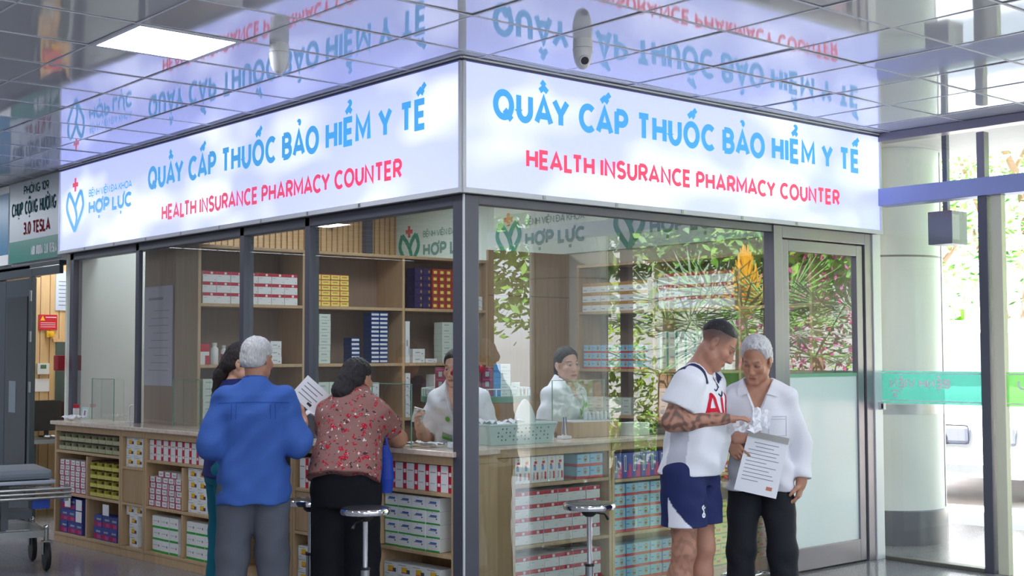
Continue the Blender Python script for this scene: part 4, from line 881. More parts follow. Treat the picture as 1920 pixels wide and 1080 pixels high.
SKIN = vmat('skin', .5, .08, 120, .4)
def wr(amp, sd=0, fx=34, fz=26):
    a = sd*1.7
    return lambda X, Y, Z: amp*(np.sin(fx*X+9*np.sin(5*Z+a)+a)*np.sin(11*Z+4*Y+a)*.7+np.sin(fz*Z+14*X+10*Y+3*np.sin(9*X+a))*.5+.35*np.sin(46*Y+20*Z+a)+.55*np.sin(38*(X+.6*Z)+5*np.sin(7*Z+a))*np.sin(9*Y+6*Z+2*a))
class Person:
    def __init__(s, label, loc, heading, H, up, hrot, hoff=(0, 0), old=False, female=False, build=1.0, group=None, hmul=1.0, swm=1.0):
        s.r = empty('person', loc, R(heading+90)); tag(s.r, label, 'person', group); s.k = H/1.68; k = s.k; s.up = up; s.Rm = rotm(*hrot); s.hs = .94*k**.5*hmul; s.female = female; s.old = old; s.b = build
        s.neck = up((0, .012, 1.395*k)); piv = up((0, .0, 1.452*k)); s.hc = piv+s.Rm @ np.array((hoff[0], -.016+hoff[1], .098*s.hs))
        sw = (.165 if not female else .148)*k*swm
        zs_ = 1.318 if not female else 1.322; s.sh = {'L': up((sw, .006, zs_*k)), 'R': up((-sw, .006, zs_*k))}
        s.hip = {'L': np.array((.088*k, .01, .86*k)), 'R': np.array((-.088*k, .01, .86*k))}; s.legs = None; s.arms = {}
    def leg_pts(s, L=None, Rr=None):
        k = s.k; s.knee = {}; s.ank = {}
        for q, sg, o in (('L', 1, L), ('R', -1, Rr)):
            fx, fy = o or (sg*.10, 0.0); s.ank[q] = np.array((fx, fy+.02, .085)); s.knee[q] = (s.hip[q]+s.ank[q])/2+np.array((0, -.02, .02)); s.knee[q][2] = .475*k
    def body(s, skin, lip=(.36, .12, .10), brow=(.03, .02, .02), armr=1.0, legr=1.0, paint=None, h=.005, feet=True, **hc):
        k = s.k; P = [s.hc+.2, s.hc-.2]+[a for v in s.arms.values() for a in v['pts']]+list(s.sh.values())
        for v in s.arms.values(): P += [v['w']+.2, v['w']-.2]
        lo = np.minimum(np.min(P, 0), (-.27, -.27, 0)); hi = np.maximum(np.max(P, 0), (.27, .24, .5)); lo[2] = 0
        F = Field(lo, hi, h); up = s.up
        F.slab([(.84*k, .155*k, .095, .01), (.98*k, .130*k, .085, .0), (1.12*k, .135*k, .09, .0), (1.28*k, .145*k, .10, .005), (1.36*k, .11*k, .075, .01), (1.40*k, .06, .055, .012)], .03, up)
        F.cone(s.neck, s.hc+s.Rm @ np.array((0, .022, -.055))*s.hs, .056*(.86 if s.female else 1), .053*(.86 if s.female else 1), .03)
        for q in 'LR':
            F.cone(up((0, .015, 1.375*k)), s.sh[q], .045, .048, .05)
            if q in s.arms:
                A = s.arms[q]; e, w_ = A['e'], A['w']; F.cone(s.sh[q], e, .047*armr, .039*armr, .03); m = e+(w_-e)*.3; F.cone(e, m, .040*armr, .041*armr, .02); F.cone(m, w_, .041*armr, .026*armr**.5, .02)
                hand(F, w_, A['d'], A['n'], A['t'], A.get('curl', (20, 25, 30, 35)), A.get('sz', 1.0 if not s.female else .9), A.get('th', (.6, .5)))
            F.cone(s.hip[q], s.knee[q], .082*legr, .055*legr, .03); m = s.knee[q]+(s.ank[q]-s.knee[q])*.33+np.array((0, .014, 0)); F.cone(s.knee[q], m, .053*legr, .056*legr, .03); F.cone(m, s.ank[q], .056*legr, .036*legr, .03)
            f = s.ank[q]; F.cone(f-np.array((0, -.03, .045)), f+np.array((0, -.14, -.06)), .036, .024, .03); F.carve(lambda X, Y, Z: .004-Z+0*X+0*Y, lo-.1, np.array((hi[0]+.1, hi[1]+.1, .05)))
        head(F, s.hc, s.Rm, s.hs, s.old, s.female)
        def cf(v):
            col = np.tile(np.array(lin(skin)), (len(v), 1)); col *= (1+.05*np.sin(v[:, :1]*90)*np.sin(v[:, 1:2]*80+v[:, 2:]*70))
            if paint is not None: paint(v, col, s)
            head_colors(v, s.hc, s.Rm, s.hs, col, lin(skin), lip, brow, **hc); return col
        s.body_o = field_obj('body', F, SKIN, s.r, cf); return s.body_o
    def shirt(s, name, m, secs, sleeve, srad=(.075, .078, .07), wrk=.004, vneck=None, shoulder=.062, colfn=None, sd=0, h=.007, hemcut=None, neck_r=.062, extra=None):
        """secs: torso sections; sleeve: fraction of the arm covered (0..1 upper arm, 1..2 forearm)"""
        up = s.up; k = s.k; P = [up((0, 0, q[0])) for q in secs]+list(s.sh.values())+[a for v in s.arms.values() for a in v['pts']]
        lo = np.min(P, 0)-.27; hi = np.max(P, 0)+.27; F = Field(lo, hi, h)
        F.slab(secs, .02, up)
        for q in 'LR':
            F.cone(up((0, .012, 1.385*k)), s.sh[q], .052, shoulder, .05)
            if q in s.arms:
                A = s.arms[q]; e, w_ = A['e'], A['w']; sl = A.get('sleeve', sleeve)
                if sl <= 1: F.cone(s.sh[q], s.sh[q]+(e-s.sh[q])*sl, srad[0], srad[1], .035, cut=True)
                else: F.cone(s.sh[q], e, srad[0], srad[1], .035); F.cone(e, e+(w_-e)*(sl-1), srad[1]*.98, srad[2], .03, cut=True)
        if extra: extra(F, s)
        F.wrinkle(wr(wrk, sd))
        nk = up((0, .012, 1.425*k)); nd = up((0, .012, 1.5*k))-nk; F.cone(nk-nd*.2, nk+nd, neck_r, neck_r*1.1, 0, sub=True)
        if vneck: # (bottom z, half width at the collar): open front
            zb, hw = vneck; zt = 1.40*k
            def vc(X, Y, Z):
                x, y, z = up.inv(*np.broadcast_arrays(X, Y, Z)); wv = np.clip((z-zb)/(zt-zb), 0, 1.3)*hw; return np.where((y < 0.01) & (z > zb), (wv-np.abs(x))*.9, -1.0).astype(np.float32)
            F.carve(vc, lo, hi)
        zh = secs[0][0]+.002 if hemcut is None else hemcut; F.below(zh)
        s.shirt_o = field_obj(name, F, m, s.r, colfn); return s.shirt_o
    def pants(s, name, m, top, bottom, rad=(.105, .078, .066), pelvis=(.165, .12), wrk=.003, sd=1, colfn=None, h=.008, pad=0.0, fork=.80):
        k = s.k; lo = np.array((-.36, -.3, max(0, bottom-.02))); hi = np.array((.36, .3, top+.05)); F = Field(lo, hi, h)
        F.slab([(fork*k, pelvis[0]*.93, pelvis[1]*.95, .012), (.90*k, pelvis[0], pelvis[1], .012), (top, pelvis[0]*.92, pelvis[1]*.95, .0)], .02)
        for q in 'LR':
            if bottom > s.knee[q][2]:
                t = (s.hip[q][2]-bottom)/(s.hip[q][2]-s.knee[q][2]); e = s.hip[q]+(s.knee[q]-s.hip[q])*t; F.cone(s.hip[q], e-np.array((0, 0, .1)), rad[0], rad[1], .02)
            else:
                F.cone(s.hip[q], s.knee[q], rad[0], rad[1], .025); e = s.ank[q]; F.cone(s.knee[q], e, rad[1], rad[2], .03)
        F.wrinkle(wr(wrk, sd, 30, 18)); F.below(bottom); F.carve(lambda X, Y, Z: Z-top+0*X+0*Y, lo, hi)
        return field_obj(name, F, m, s.r, colfn)
    def shoes(s, m, name='shoe'):
        for q in 'LR':
            f = s.ank[q]; F = Field(f+np.array((-.1, -.25, -.12)), f+np.array((.1, .14, .04)), .008)
            F.cone((f[0], f[1]+.035, .05), (f[0], f[1]-.06, .05), .044, .044, .02); F.cone((f[0], f[1]-.06, .045), (f[0], f[1]-.15, .038), .044, .036, .02); F.cone((f[0], f[1]+.02, .08), (f[0], f[1]-.02, .075), .042, .04, .02); F.below(.003)
            field_obj(name, F, m, s.r)
def arm(e, w_, d, n, t, **kw):
    e, w_ = np.array(e, float), np.array(w_, float); return dict(e=e, w=w_, d=np.array(d, float), n=np.array(n, float), t=np.array(t, float), pts=[e, w_, e+.09, e-.09], **kw)
def decal(name, target, parent, quads, m, origin, right, up_, ray, off=.003, sub=3, alt=None):
    """flat marks laid onto a garment: each small quad's corner is dropped along 'ray' onto the cloth"""
    me = target.data; bt = BVHTree.FromPolygons([v.co[:] for v in me.vertices], [tuple(p.vertices) for p in me.polygons])
    o, r, u, d = Vector(origin), Vector(right), Vector(up_), Vector(ray).normalized(); b = MB()
    def hit(p):
        h, n, i, dist = bt.ray_cast(o+r*p[0]+u*p[1]-d*.4, d, 1.0); return None if h is None else h-d*off
    for q in quads:
        A, B_, C_, D_ = [Vector((x.x, x.y)) if hasattr(x, 'x') else Vector(x) for x in q]; n1 = max(1, int(max((B_-A).length, (C_-D_).length)/.012)); n2 = max(1, int(max((D_-A).length, (C_-B_).length)/.012))
        G = [[hit((A*(1-i/n1)+B_*(i/n1))*(1-j/n2)+(D_*(1-i/n1)+C_*(i/n1))*(j/n2)) for j in range(n2+1)] for i in range(n1+1)]
        for i in range(n1):
            for j in range(n2):
                P = [G[i][j], G[i+1][j], G[i+1][j+1], G[i][j+1]]
                if all(x is not None for x in P):
                    nn = (P[1]-P[0]).cross(P[3]-P[0])
                    b.poly(P if nn.dot(d) < 0 else P[::-1], m, True)
    if b.f: 
        ob = b.build(name); ob.parent = parent; return ob
def cloth(name, col, bump=.25, bs=160, rough=.8): return mat(name, col, rough, bump=bump, bscale=bs, spec=.2)
def collar(s, m, r=.070, zlo=1.392, zhi=1.445, thick=.008, front_gap=None, name='collar', tilt=.02):
    k = s.k; up = s.up; lo = up((0, 0, zlo*k))-.14; hi = up((0, 0, zhi*k))+.14; F = Field(lo, hi, .005)
    a = up((0, .014, zlo*k)); b_ = up((0, .006, zhi*k)); F.cone(a, b_, r*1.08, r*.96, 0); F.cone(a-(b_-a), b_+(b_-a), (r*1.08+ r*.06)-thick, r*.94-thick, 0, sub=True)
    def cut(X, Y, Z):
        x, y, z = up.inv(*np.broadcast_arrays(X, Y, Z)); d = np.maximum(zlo*k-.012-z, z-(zhi*k-.0+tilt*np.clip(y*8, -.6, .6)))
        if front_gap: d = np.maximum(d, np.where(y < 0, front_gap*(np.clip((z-zlo*k)/(.05), 0, 1)*.6+.4)-np.abs(x), -1))
        return d
    F.carve(cut, lo, hi); return field_obj(name, F, m, s.r)

# ---- man in the blue shirt, seen from behind
BLUEC = cloth('blue_shirt_cotton', (60, 95, 168), .12, 160)
GREYT = cloth('grey_trouser_cloth', (92, 96, 106), .2); BLKC = cloth('black_cloth', (22, 24, 30), .2); SHOE = mat('shoe_leather', (40, 34, 32), .4)
up = Up(lean=5, shift=(0, 0))
p = Person('grey haired person in loose blue shirt, seen from behind at the counter', (-.903, .69, 0), 58, 1.655, up, (-32, 6, 0), old=True)
p.arms = {'L': arm((.222, .03, 1.06), (.20, -.17, .985), (-.2, -.95, -.1), (-1, 0, 0), (0, -.2, 1), sleeve=1.2), 'R': arm((-.228, .02, 1.06), (-.26, -.215, 1.17), (.1, -.8, .55), (.9, .3, 0), (0, -.6, .8), sleeve=1.2, curl=(35, 40, 45, 50))}
p.leg_pts((.13, 0), (-.12, 0.02))
p.body((178, 128, 104), paint=None, stubble=.5, hairc=(.3, .28, .27))
p.shirt('shirt', BLUEC, [(.735, .200, .150, .0), (.90, .190, .142, .0), (1.05, .180, .136, .0), (1.22, .184, .136, .008), (1.32, .168, .112, .012), (1.385, .105, .078, .015), (1.42, .072, .068, .012)], 1.2, (.072, .078, .084), wrk=.0075, shoulder=.056, sd=0)
collar(p, BLUEC)
YOKE = cloth('blue_shirt_seam', (36, 72, 152)); SEAM = []
SEAM += ribbon([(-.19, 1.285), (-.1, 1.29), (0, 1.292), (.1, 1.29), (.19, 1.285)], .0022)
for x in (-.115, -.09, .09, .115): SEAM += ribbon([(x, 1.285), (x*1.02, 1.2)], .0016)
decal('back_seam', p.shirt_o, p.r, SEAM, YOKE, (0, 0, 0), (1, 0, 0), (0, 0, 1), (0, -1, 0), .0015)
p.pants('trousers', GREYT, .98, .03, (.108, .088, .078), (.165, .125), .004, fork=.78); p.shoes(SHOE)
hair(p.r, p.hc, p.Rm, p.hs, 'short', (196, 194, 194), .011)

# ---- dark haired woman beyond him
up = Up(lean=6)
p = Person('dark haired person in navy top, half hidden beyond the blue shirted man', (-.625, 1.50, 0), -12, 1.63, up, (-26, 12, 0), female=True)
p.arms = {'L': arm((.22, -.02, 1.06), (.15, -.24, 1.03), (-.3, -.9, 0), (0, 0, -1), (-1, 0, 0)), 'R': arm((-.22, -.0, 1.06), (-.14, -.22, 1.03), (.3, -.9, 0), (0, 0, -1), (1, 0, 0))}
p.leg_pts(); p.body((205, 156, 130), h=.006)
p.shirt('top', cloth('navy_top', (34, 40, 92)), [(.80, .175, .135, .0), (.95, .16, .12, 0), (1.1, .15, .115, 0), (1.22, .16, .12, 0), (1.3, .15, .10, .01), (1.36, .1, .075, .012), (1.40, .07, .06, .012)], .6, (.068, .072, .06), sd=3)
p.pants('trousers', cloth('teal_cloth', (20, 96, 116)), .95, .03, (.1, .085, .085)); p.shoes(SHOE)
q = lambda a: p.hc+p.Rm @ (np.array(a)*p.hs)
hair(p.r, p.hc, p.Rm, p.hs, 'fringe', (36, 26, 26), .014, extra=[(q((0, .085, .0)), q((.02, .125, -.10)), .05, .042), (q((.02, .125, -.10)), q((.04, .13, -.30)), .042, .022)])

# ---- woman in the floral blouse leaning on the counter
def floral():
    m = mat('floral_blouse', (158, 118, 112), .8, spec=.2, bump=.2, bscale=150); nt = m.node_tree; b = nt.nodes['Principled BSDF']; tc = nt.nodes.new('ShaderNodeTexCoord')
    cur = None
    def layer(scale, thr, col, off, dist=.0):
        nonlocal cur
        mp = nt.nodes.new('ShaderNodeMapping'); mp.inputs['Location'].default_value = (off, off*.7, off*1.3); nt.links.new(tc.outputs['Object'], mp.inputs['Vector'])
        nz = nt.nodes.new('ShaderNodeTexNoise'); nz.inputs['Scale'].default_value = scale*2.2; mxv = nt.nodes.new('ShaderNodeMixRGB'); mxv.inputs[0].default_value = dist
        nt.links.new(mp.outputs[0], nz.inputs['Vector']); nt.links.new(mp.outputs[0], mxv.inputs[1]); nt.links.new(nz.outputs['Color'], mxv.inputs[2])
        v = nt.nodes.new('ShaderNodeTexVoronoi'); v.inputs['Scale'].default_value = scale; nt.links.new(mxv.outputs[0], v.inputs['Vector'])
        lt = nt.nodes.new('ShaderNodeMath'); lt.operation = 'LESS_THAN'; lt.inputs[1].default_value = thr; nt.links.new(v.outputs['Distance'], lt.inputs[0])
        mx = nt.nodes.new('ShaderNodeMixRGB'); nt.links.new(lt.outputs[0], mx.inputs[0]); mx.inputs[2].default_value = (*lin(col), 1)
        if cur is None: mx.inputs[1].default_value = (*lin((146, 106, 100)), 1)
        else: nt.links.new(cur, mx.inputs[1])
        cur = mx.outputs[0]
    layer(24, .22, (62, 50, 54), 3.1, .05); layer(22, .27, (176, 24, 46), 0.0, .05); layer(22, .09, (216, 110, 120), 0.0, .05); layer(27, .17, (224, 216, 208), 7.7, .04); layer(30, .19, (186, 34, 54), 11.3, .05)
    nt.links.new(cur, b.inputs['Base Color']); return m
up = Up(lean=24, twist=0)
p = Person('dark haired person in red floral blouse leaning on the counter, seen from behind', (-.40, .54, 0), 40, 1.56, up, (-22, 2, 0), female=True)
p.arms = {'L': arm((.20, -.30, 1.06), (.04, -.50, 1.035), (-.8, -.5, 0), (0, 0, -1), (-.3, -.9, 0)), 'R': arm((-.215, -.335, 1.055), (-.09, -.56, 1.04), (.5, -.85, 0), (0, 0, -1), (.85, .5, 0))}
p.leg_pts((.10, .05), (-.10, .02)); p.body((190, 140, 116), armr=1.22)
p.shirt('blouse', floral(), [(.83, .205, .160, .03), (.93, .200, .155, .02), (1.05, .188, .150, .0), (1.2, .19, .15, -.005), (1.30, .165, .115, .008), (1.36, .10, .08, .012), (1.40, .07, .065, .012)], .62, (.078, .086, .07), wrk=.005, shoulder=.064, sd=2)
p.pants('trousers', BLKC, .97, .03, (.118, .1, .095), (.19, .15), .004, fork=.76); p.shoes(SHOE)
q = lambda a: p.hc+p.Rm @ (np.array(a)*p.hs)
hair(p.r, p.hc, p.Rm, p.hs, 'back', (26, 22, 24), .014, extra=[(q((0.01, .10, .0)), q((.02, .125, -.075)), .055, .058), (q((.02, .125, -.075)), q((.03, .10, -.17)), .058, .024)], noise=.004)
b = MB()
MATS_BAG = mat('blue_bag_fabric', (28, 66, 172), .6, bump=.3, bscale=30)
for (z0, z1, a0, a1) in ((.0, .08, .9, 1.05), (.08, .2, 1.05, .95), (.2, .27, .95, .6)):
    ring = lambda z, k: [(.09*k*math.cos(t), .05*k*math.sin(t), z) for t in [2*PI*i/16 for i in range(16)]]
    A = ring(z0, a0); B2 = ring(z1, a1); b.mesh(A+B2, [(i, (i+1) % 16, 16+(i+1) % 16, 16+i) for i in range(16)], MATS_BAG, True)
b.poly([(.081*math.cos(-t), .045*math.sin(-t), 0) for t in [2*PI*i/16 for i in range(16)]], MATS_BAG)
bag = empty('shoulder_bag', (-.165, .545, .76), R(100)); tag(bag, 'blue cloth bag hanging between the floral blouse and the counter', 'bag'); b.build('bag_body', bag)
b = MB(); b.tube([(-.05, 0, .26), (-.03, 0, .38), (0, 0, .41), (.03, 0, .38), (.05, 0, .26)], .008, MATS_BAG); b.build('strap', bag)

# ---- tattooed man in the white football shirt
JERS = vmat('jersey_knit', .75, .15, 220, .25); SHRT = vmat('shorts_knit', .7, .15, 200, .25)
up = Up(lean=6, twist=4)
p = Person('person with shaved sides, tattooed arm, white football shirt and navy shorts', (.833, -.932, 0), -71, 1.775, up, (18, 37, 3), hoff=(0, -.008), hmul=1.05)
p.arms = {'R': arm((-.225, .02, 1.19), (-.095, -.215, 1.205), (.72, -.68, .03), (0, 0, -1), (.66, .75, 0), curl=(2, 5, 9, 14), th=(.3, .2)), 'L': arm((.25, .0, 1.17), (.185, -.205, 1.085), (.70, -.68, .10), (-.1, .1, 1), (.75, .62, 0), curl=(22, 26, 30, 36), th=(.7, .3))}
p.leg_pts((.105, -.03), (-.095, .03))
def tatpaint(v, col, s):
    e, w_, sh = s.arms['R']['e'], s.arms['R']['w'], s.sh['R']
    def dseg(a, b_):
        ab = b_-a; t = np.clip(((v-a) @ ab)/(ab @ ab), 0, 1); return np.linalg.norm(v-a-t[:, None]*ab, axis=1)
    m = ((dseg(sh, e) < .075) | (dseg(e, e+(w_-e)*.92) < .062)) & (v[:, 0] < -.06); leg = (v[:, 0] < 0) & (v[:, 2] < .62) & (v[:, 2] > .12)
    n = np.sin(v[:, 0]*75+4*np.sin(v[:, 2]*45))+np.sin(v[:, 1]*62+5*np.sin(v[:, 0]*38+v[:, 2]*20))+np.sin(v[:, 2]*90+4*np.sin(v[:, 1]*55))
    a = np.clip(n*.55+.45, 0, 1)*.72; dk = np.array(lin((52, 50, 52)))
    for mk, f in ((m, .95), (leg, .42)): col[:] = np.where(mk[:, None], col*(1-(a*f)[:, None])+dk*(a*f)[:, None], col)
p.body((184, 134, 112), armr=1.28, legr=1.12, paint=tatpaint, openm=True, stubble=.85, hairc=(.035, .03, .035), closed=True, glance=0)
def jc(v):
    x, y, z = p.up.inv(v[:, 0], v[:, 1], v[:, 2]); c = np.tile(np.array(lin((238, 240, 246))), (len(v), 1)); nav = np.array(lin((32, 40, 82))); gr = np.array(lin((196, 198, 208)))
    ax = np.abs(x); side = (np.abs(y-.03) < .055) & (ax > .12) & (z < 1.2); c[side] = gr
    sh = (z > 1.275*p.k) & (((ax > .085) & (ax < .15) & (y > -.075)) | ((ax > .10) & (y > .02) & (ax < .21))); c[sh] = nav
    return c
p.shirt('jersey', JERS, [(.90, .196, .164, .012), (.99, .193, .164, -.008), (1.10, .188, .160, -.022), (1.22, .186, .146, -.010), (1.33, .185, .135, .0), (1.42, .12, .085, .012), (1.455, .075, .07, .012)], .60, (.086, .092, .07), wrk=.0065, shoulder=.070, colfn=jc, sd=1, neck_r=.066)
RED_ = cloth('print_shirt_red', (206, 30, 58)); NAVY_ = cloth('print_shirt_navy', (34, 42, 84))
def JD(nm, quads, m, x, z, off=.003): return decal(nm, p.shirt_o, p.r, [tuple(Vector((a.x if hasattr(a, 'x') else a[0], a.y if hasattr(a, 'x') else a[1])) for a in q_) for q_ in quads], m, (x, 0, z), (1, 0, 0), (0, 0, 1), (0, 1, 0), off)
st = .021
lA = ribbon(catmull([(-.052, 0), (-.02, .085), (0, .115), (.02, .085), (.052, 0)], 5), st/2)+ribbon([(-.035, .035), (.035, .035)], st/2)
JD('chest_logo', [[Vector((a.x-.085, a.y)) for a in q_] for q_ in lA]+[[Vector((a.x+.0, a.y)) for a in q_] for q_ in ribbon([(0, 0), (0, .1)], st/2)]+[[Vector((a.x+.085, a.y)) for a in q_] for q_ in lA], RED_, -.015, 1.215)
JD('tick_mark', ribbon(catmull([(-.02, .008), (-.01, -.002), (.025, .014)], 5), .0035), NAVY_, -.035, 1.352); JD('tick_mark', ribbon(catmull([(-.03, .01), (-.012, -.004), (.035, .02)], 5), .005), NAVY_, 0, 1.325)
JD('crest', ribbon(catmull([(.004, .045), (-.008, .035), (.002, .022), (-.002, .01)], 5), .004)+ribbon(_E(0, 0, .008, .008, 0, 360, 10), .004)+ribbon([(.002, .03), (.014, .034)], .003), NAVY_, 0.0, 1.375)
def sc(v):
    x, y, z = v[:, 0], v[:, 1], v[:, 2]; c = np.tile(np.array(lin((34, 44, 92))), (len(v), 1)); t = np.clip((.86-z)/.22, 0, 1)
    tri = (x < -.02) & (z < .86) & (y < .05) & (y > .075-.15*t**1.5) ; c[tri & (x < -.08)] = np.array(lin((232, 234, 242))); return c
p.pants('shorts', SHRT, 1.0, .635, (.122, .122, .07), (.166, .120), .004, sd=4, colfn=sc, fork=.80, h=.0055)
so = [o for o in p.r.children if o.name.startswith('shorts')][0]; WHT_ = cloth('print_shirt_white', (236, 238, 244))
decal('shorts_crest', so, p.r, [tuple(Vector((a.x, a.y)) for a in q_) for q_ in ribbon(catmull([(.006, .05), (-.010, .04), (.002, .022), (-.002, .01)], 5), .005)+ribbon(_E(0, 0, .009, .009, 0, 360, 10), .005)+ribbon([(.002, .034), (.018, .04)], .004)], WHT_, (-.115, 0, .70), (1, 0, 0), (0, 0, 1), (0, 1, 0), .003)
p.shoes(mat('sandal_dark', (40, 40, 48), .5), 'sandal')
hair(p.r, p.hc, p.Rm, p.hs, 'buzz', (20, 18, 22), .0012, noise=.0006, h=.005)
TAT = p

# ---- white haired man in the white shirt
up = Up(lean=5)
WSH = cloth('white_shirt_cotton', (226, 226, 232), .12, 160)
p = Person('white haired person in open white shirt and black trousers holding a record sheet', (1.269, -1.044, 0), -146, 1.655, up, (-14, 24, 4), old=True, swm=.84)
p.arms = {'R': arm((-.232, .04, 1.06), (-.155, -.165, 1.075), (.62, -.30, -.72), (.25, .95, 0), (.72, -.1, .6), curl=(14, 20, 26, 34), sleeve=1.82, th=(.35, .3)), 'L': arm((.215, .06, 1.04), (.222, .0, .845), (-.2, -.12, -.97), (-.9, .1, .1), (0, -1, 0), curl=(28, 34, 40, 45), sleeve=1.9)}
p.leg_pts((.145, .0), (-.125, .0))
p.body((176, 126, 100), old=None) if False else p.body((176, 128, 104), brow=(.12, .10, .09), closed=True)
p.shirt('shirt', WSH, [(.79, .185, .140, .0), (.92, .174, .136, .0), (1.06, .164, .130, .0), (1.22, .166, .130, .0), (1.31, .145, .108, .01), (1.37, .105, .078, .014), (1.41, .074, .068, .012)], 1.85, (.072, .066, .052), wrk=.008, vneck=(1.225, .066), shoulder=.056, sd=5)
def lapels(p, m, zb, hw, w=.03, name='collar_flap'):
    k = p.k; zt = 1.405*k
    for sg in (-1, 1):
        L = [(sg*.006, zb), (sg*hw*.55, (zb+zt)/2), (sg*hw*1.05, zt)]; qd = ribbon(L, .010)+[tuple(Vector(a) for a in ((sg*hw*1.0, zt+.004), (sg*hw*.62, zt-.055), (sg*(hw*.62+w*2.2), zt-.072), (sg*(hw+w*1.4), zt-.012)))]
        decal(name, p.shirt_o, p.r, qd, m, (0, 0, 0), (1, 0, 0), (0, 0, 1), (0, 1, 0), .011)
lapels(p, WSH, 1.225, .066)
decal('chest_pocket', p.shirt_o, p.r, ribbon([(.06, 1.205), (.06, 1.10), (.15, 1.10), (.15, 1.205), (.06, 1.205)], .0016)+ribbon([(.06, 1.19), (.15, 1.19)], .0016), cloth('shirt_stitch', (186, 186, 196)), (0, 0, 0), (1, 0, 0), (0, 0, 1), (0, 1, 0), .002)
p.pants('trousers', cloth('charcoal_trouser_cloth', (36, 38, 44), .2), .98, .03, (.092, .080, .072), (.152, .118), .004, sd=2, fork=.79); p.shoes(SHOE)
hair(p.r, p.hc, p.Rm, p.hs, 'short', (205, 204, 206), .014, noise=.004, top=.006)
OLD = p
# the record sheet he holds
def wpt(p, q): return p.r.matrix_basis @ Vector(q) if False else (Matrix.Translation(p.r.location) @ Matrix.Rotation(p.r.rotation_euler.z, 4, 'Z') @ Vector(q))
TL, TRt, BR, BL = [wpt(OLD, q) for q in ((-.04, -.205, 1.135), (.17, -.165, 1.09), (.095, -.165, .765), (-.125, -.205, .815))]
f = empty('record_sheet', TL); tag(f, 'large white record sheet with grey top strip held before the white shirt', 'document')
nrm = (TRt-TL).cross(BL-TL).normalized(); nrm = nrm if nrm.dot(CAM-TL) > 0 else -nrm
P_ = lambda u, v, o: TL+(TRt-TL)*u*(1-v)+((BL-TL)+(BR-BL)*u)*v+(TRt-TL)*0+nrm*o-TL if v else TL+(TRt-TL)*u+nrm*o-TL
def PQ(u, v, o): return (TL*(1-u)*(1-v)+TRt*u*(1-v)+BL*(1-u)*v+BR*u*v)+nrm*o-TL
def slab_quad(b, u0, u1, v0, v1, o0, o1, m):
    a = [PQ(u, v, o0) for u, v in ((u0, v0), (u1, v0), (u1, v1), (u0, v1))]; c = [PQ(u, v, o1) for u, v in ((u0, v0), (u1, v0), (u1, v1), (u0, v1))]
    b.mesh(a+c, [(0, 1, 2, 3), (7, 6, 5, 4), (0, 4, 5, 1), (1, 5, 6, 2), (2, 6, 7, 3), (3, 7, 4, 0)], m)
def okb(b, nm, par): o = b.build(nm, par); fixbm(o); return o
b = MB(); slab_quad(b, 0, 1, 0, 1, -.004, 0, PAPER); okb(b, 'sheet', f)
b = MB(); slab_quad(b, 0, 1, 0, .10, .0, .004, mat('folder_strip', (168, 166, 160), .5)); okb(b, 'top_strip', f)
b = MB(); INK = mat('ink_grey', (120, 124, 138), .6)
for i, (u0, u1) in enumerate(((.2, .8), (.25, .7), (.1, .85), (.1, .8), (.1, .88), (.1, .6), (.1, .85), (.1, .7), (.1, .8), (.1, .85), (.1, .5))): slab_quad(b, u0, u1, .17+i*.062, .18+i*.062, .0, .0006, INK)
slab_quad(b, .72, .86, .84, .9, 0, .0006, mat('stamp_red', (206, 120, 100), .6)); okb(b, 'print', f)
# the crumpled papers between the two men
def crumple(name, c, size, label, cat, rz=0, tilt=(0, 0), seed=1, thick=.012, m=PAPER, group=None):
    rnd = random.Random(seed); b = MB(); n = 9; G = []
    for i in range(n):
        row = []
        for j in range(n):
            x = (i/(n-1)-.5)*size[0]; y = (j/(n-1)-.5)*size[1]; row.append(Vector((x+rnd.uniform(-.004, .004), y+rnd.uniform(-.004, .004), rnd.uniform(-thick, thick)+.02*abs(math.sin(i*1.1+seed)))))
        G.append(row)
    vs = [q for r_ in G for q in r_]; fs = [(i*n+j, (i+1)*n+j, (i+1)*n+j+1, i*n+j+1) for i in range(n-1) for j in range(n-1)]
    low = [q-Vector((0, 0, .004)) for q in vs]; m0 = len(vs); fs2 = [tuple(m0+k for k in f_[::-1]) for f_ in fs]
    b.mesh(vs+low, fs+fs2, m, False); o = b.build(name, loc=c, rot=(R(tilt[0]), R(tilt[1]), R(rz))); tag(o, label, cat, group); return o
crumple('medicine_leaflet', Vector((.972, -1.182, 1.158)), (.165, .115), 'white unfolded leaflet in the hand of the tattooed man', 'paper', -42, (38, -6), 3)
crumple('medicine_bag', Vector((1.05, -1.228, 1.20)), (.10, .105), 'crumpled white medicine bag beside the leaflet', 'paper bag', -38, (66, 10), 5)

# ---- the two pharmacists
COAT = cloth('white_coat_cotton', (236, 238, 244), .1, 160)
def pharm(label, loc, heading, H, lean, hrot, arms, seed, side=0):
    up = Up(lean=lean, side=side); p = Person(label, loc, heading, H, up, hrot, female=True); p.arms = arms; p.leg_pts()
    p.body((226, 178, 156), lip=(.45, .12, .13), brow=(.03, .02, .02), h=.0045)
    k = p.k; p.shirt('coat', COAT, [(.70, .195, .15, .0), (.85, .185, .145, 0), (1.0, .158, .122, 0), (1.1, .152, .118, 0), (1.22, .166, .132, -.012), (1.30, .152, .106, .006), (1.36, .098, .075, .012), (1.40, .07, .062, .012)], .86, (.07, .074, .06), wrk=.006, vneck=(1.24*k, .055), shoulder=.060, sd=seed)
    lapels(p, COAT, 1.24*k, .055, .022); p.pants('trousers', cloth('white_trouser_cloth', (224, 226, 232)), .95, .03); p.shoes(SHOE)
    return p
